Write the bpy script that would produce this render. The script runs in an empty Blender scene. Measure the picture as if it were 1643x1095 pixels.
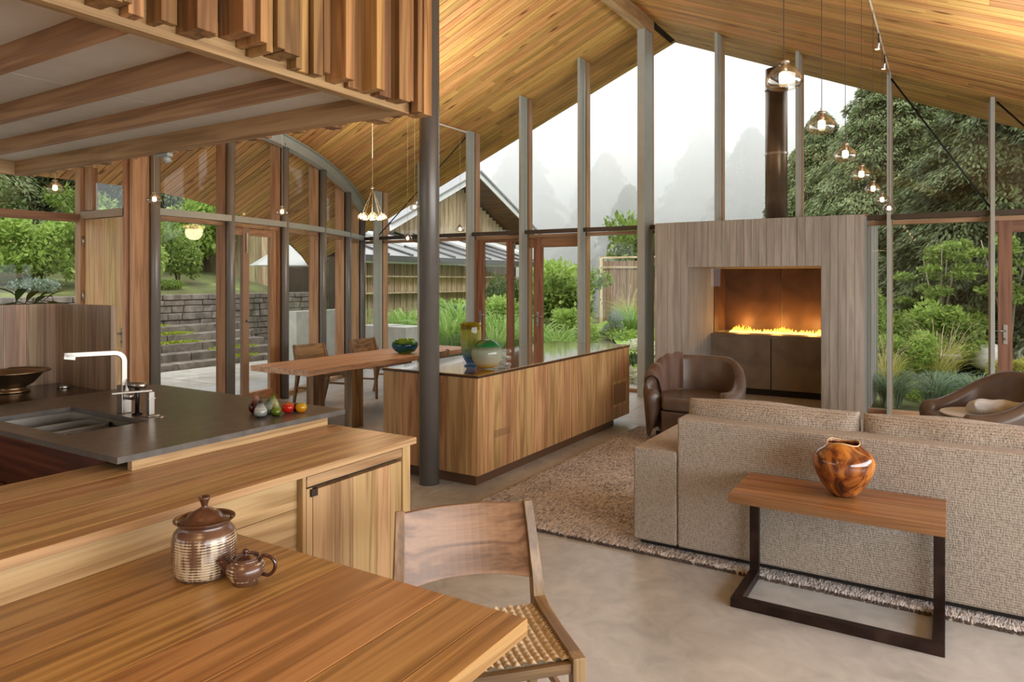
import bpy, bmesh, math, random
import numpy as np
from mathutils import Vector, Matrix, Euler
R = math.radians
rnd = random.Random(7)
nrs = np.random.RandomState(11)
SC = bpy.context.scene
COL = SC.collection

# ---------------- camera, world, lights, exposure ----------------
cam_d = bpy.data.cameras.new('camera')
cam_d.sensor_width = 36.0
cam_d.lens = 1130.0 / 1643.0 * 36.0
cam_d.shift_y = -97.5 / 1643.0
cam_d.clip_start = 0.05
cam_d.clip_end = 400
cam = bpy.data.objects.new('camera', cam_d)
COL.objects.link(cam)
cam.location = (0, 0, 1.6)
cam.rotation_euler = (R(90), 0, R(31.72))
SC.camera = cam
SC.view_settings.view_transform = 'Standard'
SC.view_settings.look = 'None'
SC.view_settings.gamma = 1.0
SC.view_settings.exposure = 0.5
SC.view_settings.use_curve_mapping = False
try:
    cy = SC.cycles
    cy.use_denoising = True
    cy.max_bounces = 10
    cy.diffuse_bounces = 4
    cy.glossy_bounces = 3
    cy.transmission_bounces = 4
    cy.transparent_max_bounces = 14
    cy.volume_bounces = 8
    cy.caustics_reflective = False
    cy.caustics_refractive = False
    cy.sample_clamp_indirect = 4.0
except Exception:
    pass
world = bpy.data.worlds.new('overcast sky')
SC.world = world
world.use_nodes = True
wn = world.node_tree
wn.nodes.clear()
wo = wn.nodes.new('ShaderNodeOutputWorld')
wb = wn.nodes.new('ShaderNodeBackground')
wb.inputs['Strength'].default_value = 1.75
wt = wn.nodes.new('ShaderNodeTexCoord')
wsx = wn.nodes.new('ShaderNodeSeparateXYZ')
wr = wn.nodes.new('ShaderNodeValToRGB')
wr.color_ramp.elements[0].position = 0.0
wr.color_ramp.elements[0].color = (0.80, 0.83, 0.84, 1)
wr.color_ramp.elements[1].position = 0.6
wr.color_ramp.elements[1].color = (1.0, 1.0, 1.0, 1)
wn.links.new(wt.outputs['Generated'], wsx.inputs[0])
wn.links.new(wsx.outputs['Z'], wr.inputs[0])
wn.links.new(wr.outputs[0], wb.inputs['Color'])
wn.links.new(wb.outputs[0], wo.inputs['Surface'])

def area_light(name, loc, rot, sx, sy, power, color=(1, 1, 1)):
    l = bpy.data.lights.new(name, 'AREA')
    l.shape = 'RECTANGLE'
    l.size = sx
    l.size_y = sy
    l.energy = power
    l.color = color
    o = bpy.data.objects.new(name, l)
    COL.objects.link(o)
    o.location = loc
    o.rotation_euler = rot
    return o
LIGHTS = []
# unseen area light added to boost the daylight from the glazed right side
LIGHTS.append(area_light('added_side_daylight_fill', (3.3, 2.4, 1.9), (R(84), 0, R(90)), 9.0, 2.4, 420, (0.97, 0.985, 1.0)))
# added fill uplights, no real lamps; they brighten the interior off the ceiling
LIGHTS.append(area_light('added_ceiling_fill_left', (-5.4, 4.6, 3.1), (R(180), 0, 0), 1.6, 6.0, 105, (0.97, 0.98, 1.0)))
LIGHTS.append(area_light('added_ceiling_fill_right', (0.6, 4.2, 3.0), (R(180), 0, 0), 1.6, 6.5, 62, (0.97, 0.98, 1.0)))
LIGHTS.append(area_light('added_ceiling_fill_rear', (-2.4, -2.0, 3.2), (R(180), 0, 0), 4.0, 1.6, 105, (0.97, 0.98, 1.0)))
# warm downlight over the kitchen counter and the near table
LIGHTS.append(area_light('warm_lamp_over_near_table', (-1.3, 0.35, 2.3), (0, 0, 0), 0.5, 0.5, 5, (1.0, 0.66, 0.32)))

# ---------------- materials ----------------
def lin(c):
    return tuple(((v / 255.0) / 12.92 if v <= 10 else (((v / 255.0) + 0.055) / 1.055) ** 2.4) for v in c) + (1.0,)
MATS = {}
def newmat(name):
    m = bpy.data.materials.new(name)
    m.use_nodes = True
    nt = m.node_tree
    p = nt.nodes['Principled BSDF']
    return m, nt, p
def N(nt, t, **kw):
    n = nt.nodes.new(t)
    for k, v in kw.items():
        setattr(n, k, v)
    return n
def ramp(nt, stops):
    n = nt.nodes.new('ShaderNodeValToRGB')
    e = n.color_ramp.elements
    e[0].position, e[0].color = stops[0]
    e[1].position, e[1].color = stops[-1]
    for s in stops[1:-1]:
        x = e.new(s[0])
        x.color = s[1]
    return n
def coords(nt, scale=(1, 1, 1), rand=True, src='Object'):
    tc = N(nt, 'ShaderNodeTexCoord')
    mp = N(nt, 'ShaderNodeMapping')
    mp.inputs['Scale'].default_value = scale
    nt.links.new(tc.outputs[src], mp.inputs['Vector'])
    if rand:
        oi = N(nt, 'ShaderNodeObjectInfo')
        mu = N(nt, 'ShaderNodeMath', operation='MULTIPLY')
        mu.inputs[1].default_value = 37.0
        nt.links.new(oi.outputs['Random'], mu.inputs[0])
        nt.links.new(mu.outputs[0], mp.inputs['Location'])
    return mp
def mat_plain(name, rgb, rough=0.5, metal=0.0, var=0.06, nscale=8, bump=0.0, bscale=60, spec=0.5, coat=0.0):
    if name in MATS:
        return MATS[name]
    m, nt, p = newmat(name)
    c = lin(rgb)
    mp = coords(nt, (1, 1, 1))
    no = N(nt, 'ShaderNodeTexNoise')
    no.inputs['Scale'].default_value = nscale
    no.inputs['Detail'].default_value = 4
    nt.links.new(mp.outputs[0], no.inputs['Vector'])
    r = ramp(nt, [(0.3, tuple(v * (1 - var) for v in c[:3]) + (1,)), (0.7, tuple(min(1, v * (1 + var)) for v in c[:3]) + (1,))])
    nt.links.new(no.outputs[0], r.inputs[0])
    nt.links.new(r.outputs[0], p.inputs['Base Color'])
    p.inputs['Roughness'].default_value = rough
    p.inputs['Metallic'].default_value = metal
    p.inputs['Specular IOR Level'].default_value = spec
    p.inputs['Coat Weight'].default_value = coat
    if bump:
        n2 = N(nt, 'ShaderNodeTexNoise')
        n2.inputs['Scale'].default_value = bscale
        n2.inputs['Detail'].default_value = 3
        nt.links.new(mp.outputs[0], n2.inputs['Vector'])
        b = N(nt, 'ShaderNodeBump')
        b.inputs['Strength'].default_value = bump
        b.inputs['Distance'].default_value = 0.01
        nt.links.new(n2.outputs[0], b.inputs['Height'])
        nt.links.new(b.outputs[0], p.inputs['Normal'])
    MATS[name] = m
    return m
def mat_wood(name, dark, mid, light, axis='y', rough=0.4, knots=0.0, vary=0.35, grain=1.0, coat=0.0, spec=0.5, cath=0.6):
    """long-grain wood; axis is the local direction the grain runs in; each board gets its own tone"""
    key = name + '_' + axis
    if key in MATS:
        return MATS[key]
    m, nt, p = newmat(key)
    lo, hi = 0.55, 9.0
    sc = {'x': (lo, hi, hi), 'y': (hi, lo, hi), 'z': (hi, hi, lo)}[axis]
    mp = coords(nt, tuple(s * grain for s in sc))
    no = N(nt, 'ShaderNodeTexNoise')
    no.inputs['Scale'].default_value = 1.1
    no.inputs['Detail'].default_value = 3
    no.inputs['Distortion'].default_value = cath
    nt.links.new(mp.outputs[0], no.inputs['Vector'])
    # rings: sine of the warped noise gives cathedral figure
    mu = N(nt, 'ShaderNodeMath', operation='MULTIPLY'); mu.inputs[1].default_value = 26.0
    si = N(nt, 'ShaderNodeMath', operation='SINE')
    nt.links.new(no.outputs[0], mu.inputs[0]); nt.links.new(mu.outputs[0], si.inputs[0])
    mr = N(nt, 'ShaderNodeMapRange'); mr.inputs['From Min'].default_value = -1
    nt.links.new(si.outputs[0], mr.inputs['Value'])
    # fine fibre
    mp2 = coords(nt, tuple(s * grain * (14 if s == hi else 3) for s in sc))
    n2 = N(nt, 'ShaderNodeTexNoise'); n2.inputs['Scale'].default_value = 1.0; n2.inputs['Detail'].default_value = 2
    nt.links.new(mp2.outputs[0], n2.inputs['Vector'])
    mx = N(nt, 'ShaderNodeMath', operation='MULTIPLY_ADD')
    mx.inputs[1].default_value = 0.42; 
    nt.links.new(mr.outputs[0], mx.inputs[0])
    m3 = N(nt, 'ShaderNodeMath', operation='MULTIPLY'); m3.inputs[1].default_value = 0.55
    nt.links.new(n2.outputs[0], m3.inputs[0]); nt.links.new(m3.outputs[0], mx.inputs[2])
    r = ramp(nt, [(0.08, lin(dark)), (0.45, lin(mid)), (0.85, lin(light))])
    nt.links.new(mx.outputs[0], r.inputs[0])
    # board to board tone
    oi = N(nt, 'ShaderNodeObjectInfo')
    hv = N(nt, 'ShaderNodeHueSaturation')
    a = N(nt, 'ShaderNodeMapRange'); a.inputs['To Min'].default_value = 1 - vary; a.inputs['To Max'].default_value = 1 + vary * 0.75
    nt.links.new(oi.outputs['Random'], a.inputs['Value']); nt.links.new(a.outputs[0], hv.inputs['Value'])
    m7 = N(nt, 'ShaderNodeMath', operation='MULTIPLY'); m7.inputs[1].default_value = 7.13
    fr = N(nt, 'ShaderNodeMath', operation='FRACT')
    nt.links.new(oi.outputs['Random'], m7.inputs[0]); nt.links.new(m7.outputs[0], fr.inputs[0])
    a2 = N(nt, 'ShaderNodeMapRange'); a2.inputs['To Min'].default_value = 0.488; a2.inputs['To Max'].default_value = 0.510
    nt.links.new(fr.outputs[0], a2.inputs['Value']); nt.links.new(a2.outputs[0], hv.inputs['Hue'])
    nt.links.new(r.outputs[0], hv.inputs['Color'])
    last = hv.outputs[0]
    if knots:
        ks = {'x': (2.6, 9, 9), 'y': (9, 2.6, 9), 'z': (9, 9, 2.6)}[axis]
        mp3 = coords(nt, ks)
        vo = N(nt, 'ShaderNodeTexVoronoi'); vo.inputs['Scale'].default_value = 0.62
        vo.inputs['Randomness'].default_value = 1.0
        nt.links.new(mp3.outputs[0], vo.inputs['Vector'])
        kr = ramp(nt, [(0.0, (1, 1, 1, 1)), (0.10 * knots, (0.8, 0.8, 0.8, 1)), (0.22 * knots, (0, 0, 0, 1))])
        nt.links.new(vo.outputs['Distance'], kr.inputs[0])
        mix = N(nt, 'ShaderNodeMix', data_type='RGBA')
        nt.links.new(kr.outputs[0], mix.inputs[0])
        nt.links.new(last, mix.inputs[6])
        mix.inputs[7].default_value = lin((96, 48, 18))
        last = mix.outputs[2]
    nt.links.new(last, p.inputs['Base Color'])
    rr = N(nt, 'ShaderNodeMapRange'); rr.inputs['To Min'].default_value = rough - 0.06; rr.inputs['To Max'].default_value = rough + 0.10
    nt.links.new(n2.outputs[0], rr.inputs['Value']); nt.links.new(rr.outputs[0], p.inputs['Roughness'])
    p.inputs['Specular IOR Level'].default_value = spec
    p.inputs['Coat Weight'].default_value = coat
    p.inputs['Coat Roughness'].default_value = 0.12
    b = N(nt, 'ShaderNodeBump'); b.inputs['Strength'].default_value = 0.12; b.inputs['Distance'].default_value = 0.002
    nt.links.new(mx.outputs[0], b.inputs['Height']); nt.links.new(b.outputs[0], p.inputs['Normal'])
    MATS[key] = m
    return m
def cedar(ax): return mat_wood('knotty_cedar', (168, 118, 62), (196, 145, 82), (212, 164, 100), ax, rough=0.5, knots=0.8, vary=0.24, cath=0.3, spec=0.35)
def walnut(ax): return mat_wood('oiled_walnut', (88, 66, 44), (128, 100, 70), (160, 130, 96), ax, rough=0.36, vary=0.16)
def teak(ax): return mat_wood('oiled_elm', (132, 102, 66), (172, 140, 98), (194, 164, 120), ax, rough=0.33, vary=0.15)
def table_teak(ax): return mat_wood('table_elm', (108, 76, 42), (152, 114, 68), (182, 144, 94), ax, rough=0.30, vary=0.18)
def fir(ax): return mat_wood('fir_frame', (138, 100, 70), (176, 136, 100), (194, 156, 118), ax, rough=0.5, vary=0.14, cath=0.2)
def mahog(ax): return mat_wood('mahogany_frame', (96, 62, 42), (132, 92, 66), (150, 110, 80), ax, rough=0.45, vary=0.12, cath=0.2)
def beamwood(ax): return mat_wood('soffit_beam', (126, 94, 62), (168, 130, 90), (188, 152, 110), ax, rough=0.55, vary=0.10, cath=0.2)
def slatwood(ax): return mat_wood('slat_wood', (98, 66, 36), (150, 108, 64), (186, 144, 92), ax, rough=0.5, vary=0.42, cath=0.4)
def slabwood(ax): return mat_wood('pale_slab', (150, 118, 90), (190, 156, 124), (212, 180, 148), ax, rough=0.38, vary=0.12)
def siding(ax): return mat_wood('weathered_siding', (160, 136, 104), (206, 182, 144), (228, 208, 174), ax, rough=0.8, vary=0.22, knots=0.5, cath=0.2)
def greywood(ax): return mat_wood('screen_walnut', (112, 90, 70), (152, 126, 100), (180, 154, 126), ax, rough=0.42, vary=0.22)
STEEL = lambda: mat_plain('grey_painted_steel', (164, 168, 161), 0.38, 0.05, 0.04)
MIDSTEEL = lambda: mat_plain('mid_grey_steel', (122, 120, 116), 0.36, 0.2, 0.04)
DARKSTEEL = lambda: mat_plain('dark_bronze_steel', (72, 62, 52), 0.45, 0.4, 0.08, 4)
CHROME = lambda: mat_plain('brushed_nickel', (168, 162, 154), 0.34, 1.0, 0.03)
BLACK = lambda: mat_plain('black_rod', (28, 26, 24), 0.5, 0.3)

def mat_glass():
    if 'glass' in MATS:
        return MATS['glass']
    m = bpy.data.materials.new('clear_window_glass'); m.use_nodes = True
    nt = m.node_tree; nt.nodes.clear()
    o = N(nt, 'ShaderNodeOutputMaterial'); t = N(nt, 'ShaderNodeBsdfTransparent'); g = N(nt, 'ShaderNodeBsdfGlossy')
    t.inputs[0].default_value = (0.985, 0.993, 0.988, 1); g.inputs['Roughness'].default_value = 0.0
    f = N(nt, 'ShaderNodeFresnel'); f.inputs[0].default_value = 1.5
    x = N(nt, 'ShaderNodeMixShader')
    ge = N(nt, 'ShaderNodeNewGeometry'); sb = N(nt, 'ShaderNodeMath', operation='SUBTRACT'); sb.inputs[0].default_value = 1.0
    mu = N(nt, 'ShaderNodeMath', operation='MULTIPLY')
    nt.links.new(ge.outputs['Backfacing'], sb.inputs[1]); nt.links.new(sb.outputs[0], mu.inputs[0]); nt.links.new(f.outputs[0], mu.inputs[1])
    nt.links.new(mu.outputs[0], x.inputs[0]); nt.links.new(t.outputs[0], x.inputs[1]); nt.links.new(g.outputs[0], x.inputs[2])
    nt.links.new(x.outputs[0], o.inputs[0])
    MATS['glass'] = m
    return m
def mat_artglass(name, stops, h, opaque=0.35, gloss=1.0, streak=0.0, ior=1.5):
    """coloured blown glass, colour bands by height (local z / h)"""
    if name in MATS:
        return MATS[name]
    m = bpy.data.materials.new(name); m.use_nodes = True
    nt = m.node_tree; nt.nodes.clear()
    o = N(nt, 'ShaderNodeOutputMaterial')
    tc = N(nt, 'ShaderNodeTexCoord'); sx = N(nt, 'ShaderNodeSeparateXYZ')
    nt.links.new(tc.outputs['Object'], sx.inputs[0])
    dv = N(nt, 'ShaderNodeMath', operation='DIVIDE'); dv.inputs[1].default_value = h
    nt.links.new(sx.outputs['Z'], dv.inputs[0])
    src = dv.outputs[0]
    if streak:
        mp = N(nt, 'ShaderNodeMapping'); mp.inputs['Scale'].default_value = (4, 4, 26)
        mp.inputs['Rotation'].default_value = (0.3, 0.2, 0)
        nt.links.new(tc.outputs['Object'], mp.inputs[0])
        no = N(nt, 'ShaderNodeTexNoise'); no.inputs['Scale'].default_value = 1.4; no.inputs['Detail'].default_value = 2; no.inputs['Distortion'].default_value = 1.2
        nt.links.new(mp.outputs[0], no.inputs['Vector'])
        ma = N(nt, 'ShaderNodeMath', operation='MULTIPLY_ADD'); ma.inputs[1].default_value = streak
        nt.links.new(no.outputs[0], ma.inputs[0]); nt.links.new(src, ma.inputs[2])
        sb = N(nt, 'ShaderNodeMath', operation='SUBTRACT'); sb.inputs[1].default_value = streak * 0.5
        nt.links.new(ma.outputs[0], sb.inputs[0]); src = sb.outputs[0]
    r = ramp(nt, [(s[0], lin(s[1])) for s in stops])
    nt.links.new(src, r.inputs[0])
    t = N(nt, 'ShaderNodeBsdfTransparent'); d = N(nt, 'ShaderNodeBsdfDiffuse'); tl = N(nt, 'ShaderNodeBsdfTranslucent')
    for s in (t, d, tl):
        nt.links.new(r.outputs[0], s.inputs[0])
    dm = N(nt, 'ShaderNodeMixShader'); dm.inputs[0].default_value = 0.55
    nt.links.new(d.outputs[0], dm.inputs[1]); nt.links.new(tl.outputs[0], dm.inputs[2])
    lw = N(nt, 'ShaderNodeLayerWeight'); lw.inputs[0].default_value = 0.35
    am = N(nt, 'ShaderNodeMath', operation='MULTIPLY_ADD', use_clamp=True); am.inputs[1].default_value = 0.6; am.inputs[2].default_value = opaque
    nt.links.new(lw.outputs['Facing'], am.inputs[0])
    x1 = N(nt, 'ShaderNodeMixShader')
    nt.links.new(am.outputs[0], x1.inputs[0]); nt.links.new(t.outputs[0], x1.inputs[1]); nt.links.new(dm.outputs[0], x1.inputs[2])
    g = N(nt, 'ShaderNodeBsdfGlossy'); g.inputs['Roughness'].default_value = 0.03
    f = N(nt, 'ShaderNodeFresnel'); f.inputs[0].default_value = ior
    x2 = N(nt, 'ShaderNodeMixShader')
    ge = N(nt, 'ShaderNodeNewGeometry'); sb = N(nt, 'ShaderNodeMath', operation='SUBTRACT'); sb.inputs[0].default_value = 1.0
    mu = N(nt, 'ShaderNodeMath', operation='MULTIPLY')
    nt.links.new(ge.outputs['Backfacing'], sb.inputs[1]); nt.links.new(sb.outputs[0], mu.inputs[0]); nt.links.new(f.outputs[0], mu.inputs[1])
    nt.links.new(mu.outputs[0], x2.inputs[0]); nt.links.new(x1.outputs[0], x2.inputs[1]); nt.links.new(g.outputs[0], x2.inputs[2])
    nt.links.new(x2.outputs[0], o.inputs[0])
    MATS[name] = m
    return m
def mat_emit(name, rgb, s):
    if name in MATS:
        return MATS[name]
    m = bpy.data.materials.new(name); m.use_nodes = True
    nt = m.node_tree; nt.nodes.clear()
    o = N(nt, 'ShaderNodeOutputMaterial'); e = N(nt, 'ShaderNodeEmission')
    e.inputs[0].default_value = lin(rgb); e.inputs[1].default_value = s
    nt.links.new(e.outputs[0], o.inputs[0])
    MATS[name] = m
    return m
def mat_leaf(name, c1, c2, c3=None, trans=0.35, rough=0.5):
    if name in MATS:
        return MATS[name]
    m = bpy.data.materials.new(name); m.use_nodes = True
    nt = m.node_tree; nt.nodes.clear()
    o = N(nt, 'ShaderNodeOutputMaterial')
    ge = N(nt, 'ShaderNodeNewGeometry')
    st = [(0.0, lin(c1)), (0.8, lin(c2))] if c3 is None else [(0.0, lin(c1)), (0.7, lin(c2)), (1.0, lin(c3))]
    r = ramp(nt, st)
    tc = N(nt, 'ShaderNodeTexCoord')
    no = N(nt, 'ShaderNodeTexNoise'); no.inputs['Scale'].default_value = 1.6; no.inputs['Detail'].default_value = 2
    nt.links.new(tc.outputs['Object'], no.inputs['Vector'])
    ad = N(nt, 'ShaderNodeMath', operation='MULTIPLY_ADD', use_clamp=True); ad.inputs[1].default_value = 0.55
    m2 = N(nt, 'ShaderNodeMath', operation='MULTIPLY'); m2.inputs[1].default_value = 0.55
    nt.links.new(no.outputs[0], m2.inputs[0])
    nt.links.new(ge.outputs['Random Per Island'], ad.inputs[0]); nt.links.new(m2.outputs[0], ad.inputs[2])
    nt.links.new(ad.outputs[0], r.inputs[0])
    d = N(nt, 'ShaderNodeBsdfPrincipled'); d.inputs['Roughness'].default_value = rough; d.inputs['Specular IOR Level'].default_value = 0.25
    t = N(nt, 'ShaderNodeBsdfTranslucent')
    nt.links.new(r.outputs[0], d.inputs['Base Color']); nt.links.new(r.outputs[0], t.inputs[0])
    x = N(nt, 'ShaderNodeMixShader'); x.inputs[0].default_value = trans
    nt.links.new(d.outputs[0], x.inputs[1]); nt.links.new(t.outputs[0], x.inputs[2]); nt.links.new(x.outputs[0], o.inputs[0])
    MATS[name] = m
    return m
def mat_floor():
    m, nt, p = newmat('polished_concrete')
    mp = coords(nt, (1, 1, 1), rand=False)
    n1 = N(nt, 'ShaderNodeTexNoise'); n1.inputs['Scale'].default_value = 1.3; n1.inputs['Detail'].default_value = 7; n1.inputs['Roughness'].default_value = 0.62; n1.inputs['Distortion'].default_value = 0.7
    n2 = N(nt, 'ShaderNodeTexNoise'); n2.inputs['Scale'].default_value = 6; n2.inputs['Detail'].default_value = 6; n2.inputs['Distortion'].default_value = 1.5
    nt.links.new(mp.outputs[0], n1.inputs['Vector']); nt.links.new(mp.outputs[0], n2.inputs['Vector'])
    ad = N(nt, 'ShaderNodeMath', operation='MULTIPLY_ADD'); ad.inputs[1].default_value = 0.35
    m2 = N(nt, 'ShaderNodeMath', operation='MULTIPLY'); m2.inputs[1].default_value = 0.65
    nt.links.new(n1.outputs[0], m2.inputs[0]); nt.links.new(n2.outputs[0], ad.inputs[0]); nt.links.new(m2.outputs[0], ad.inputs[2])
    r = ramp(nt, [(0.34, lin((154, 155, 154))), (0.52, lin((184, 186, 186))), (0.68, lin((204, 206, 206)))])
    nt.links.new(ad.outputs[0], r.inputs[0]); nt.links.new(r.outputs[0], p.inputs['Base Color'])
    rr = N(nt, 'ShaderNodeMapRange'); rr.inputs['To Min'].default_value = 0.22; rr.inputs['To Max'].default_value = 0.5
    nt.links.new(n1.outputs[0], rr.inputs['Value']); nt.links.new(rr.outputs[0], p.inputs['Roughness'])
    p.inputs['Specular IOR Level'].default_value = 0.45
    return m
def mat_boardconcrete():
    if 'bc' in MATS: return MATS['bc']
    m, nt, p = newmat('board_formed_concrete')
    mp = coords(nt, (16, 16, 1.3))
    n1 = N(nt, 'ShaderNodeTexNoise'); n1.inputs['Scale'].default_value = 1.0; n1.inputs['Detail'].default_value = 6; n1.inputs['Distortion'].default_value = 0.7
    nt.links.new(mp.outputs[0], n1.inputs['Vector'])
    r = ramp(nt, [(0.3, lin((140, 136, 128))), (0.5, lin((160, 155, 147))), (0.72, lin((174, 169, 161)))])
    nt.links.new(n1.outputs[0], r.inputs[0])
    oi = N(nt, 'ShaderNodeObjectInfo'); hv = N(nt, 'ShaderNodeHueSaturation')
    a = N(nt, 'ShaderNodeMapRange'); a.inputs['To Min'].default_value = 0.86; a.inputs['To Max'].default_value = 1.12
    nt.links.new(oi.outputs['Random'], a.inputs['Value']); nt.links.new(a.outputs[0], hv.inputs['Value'])
    nt.links.new(r.outputs[0], hv.inputs['Color']); nt.links.new(hv.outputs[0], p.inputs['Base Color'])
    p.inputs['Roughness'].default_value = 0.75
    b = N(nt, 'ShaderNodeBump'); b.inputs['Strength'].default_value = 0.35; b.inputs['Distance'].default_value = 0.01
    nt.links.new(n1.outputs[0], b.inputs['Height']); nt.links.new(b.outputs[0], p.inputs['Normal'])
    MATS['bc'] = m
    return m
def mat_fabric(name, c1, c2, sx=160, sz=55, strength=0.8):
    """ribbed woven upholstery"""
    if name in MATS: return MATS[name]
    m, nt, p = newmat(name)
    mp = coords(nt, (sx, sx, sz), rand=True)
    n1 = N(nt, 'ShaderNodeTexNoise'); n1.inputs['Scale'].default_value = 1.0; n1.inputs['Detail'].default_value = 1.5; n1.inputs['Distortion'].default_value = 0.6
    nt.links.new(mp.outputs[0], n1.inputs['Vector'])
    mpw = coords(nt, (1, 1, 1), rand=False)
    wv = N(nt, 'ShaderNodeTexWave', wave_type='BANDS', bands_direction='Z'); wv.inputs['Scale'].default_value = 26; wv.inputs['Distortion'].default_value = 1.5; wv.inputs['Detail'].default_value = 1
    nt.links.new(mpw.outputs[0], wv.inputs['Vector'])
    ad = N(nt, 'ShaderNodeMath', operation='MULTIPLY_ADD'); ad.inputs[1].default_value = 0.22
    nt.links.new(wv.outputs['Fac'], ad.inputs[0]); nt.links.new(n1.outputs[0], ad.inputs[2])
    r = ramp(nt, [(0.40, lin(c1)), (0.72, lin(c2))])
    nt.links.new(ad.outputs[0], r.inputs[0]); nt.links.new(r.outputs[0], p.inputs['Base Color'])
    p.inputs['Roughness'].default_value = 0.9; p.inputs['Specular IOR Level'].default_value = 0.15
    p.inputs['Sheen Weight'].default_value = 0.2
    b = N(nt, 'ShaderNodeBump'); b.inputs['Strength'].default_value = strength; b.inputs['Distance'].default_value = 0.006
    nt.links.new(ad.outputs[0], b.inputs['Height']); nt.links.new(b.outputs[0], p.inputs['Normal'])
    MATS[name] = m
    return m
def mat_ramp_noise(name, stops, scale=(1, 1, 1), nscale=3, detail=5, dist=0.5, rough=0.7, bump=0.0, metal=0, spec=0.4, rand=False, coat=0.0, bd=0.01):
    if name in MATS: return MATS[name]
    m, nt, p = newmat(name)
    mp = coords(nt, scale, rand=rand)
    n1 = N(nt, 'ShaderNodeTexNoise'); n1.inputs['Scale'].default_value = nscale; n1.inputs['Detail'].default_value = detail; n1.inputs['Distortion'].default_value = dist
    nt.links.new(mp.outputs[0], n1.inputs['Vector'])
    r = ramp(nt, [(s[0], lin(s[1])) for s in stops])
    nt.links.new(n1.outputs[0], r.inputs[0]); nt.links.new(r.outputs[0], p.inputs['Base Color'])
    p.inputs['Roughness'].default_value = rough; p.inputs['Metallic'].default_value = metal; p.inputs['Specular IOR Level'].default_value = spec
    p.inputs['Coat Weight'].default_value = coat; p.inputs['Coat Roughness'].default_value = 0.08
    if bump:
        b = N(nt, 'ShaderNodeBump'); b.inputs['Strength'].default_value = bump; b.inputs['Distance'].default_value = bd
        nt.links.new(n1.outputs[0], b.inputs['Height']); nt.links.new(b.outputs[0], p.inputs['Normal'])
    MATS[name] = m
    return m

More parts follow.
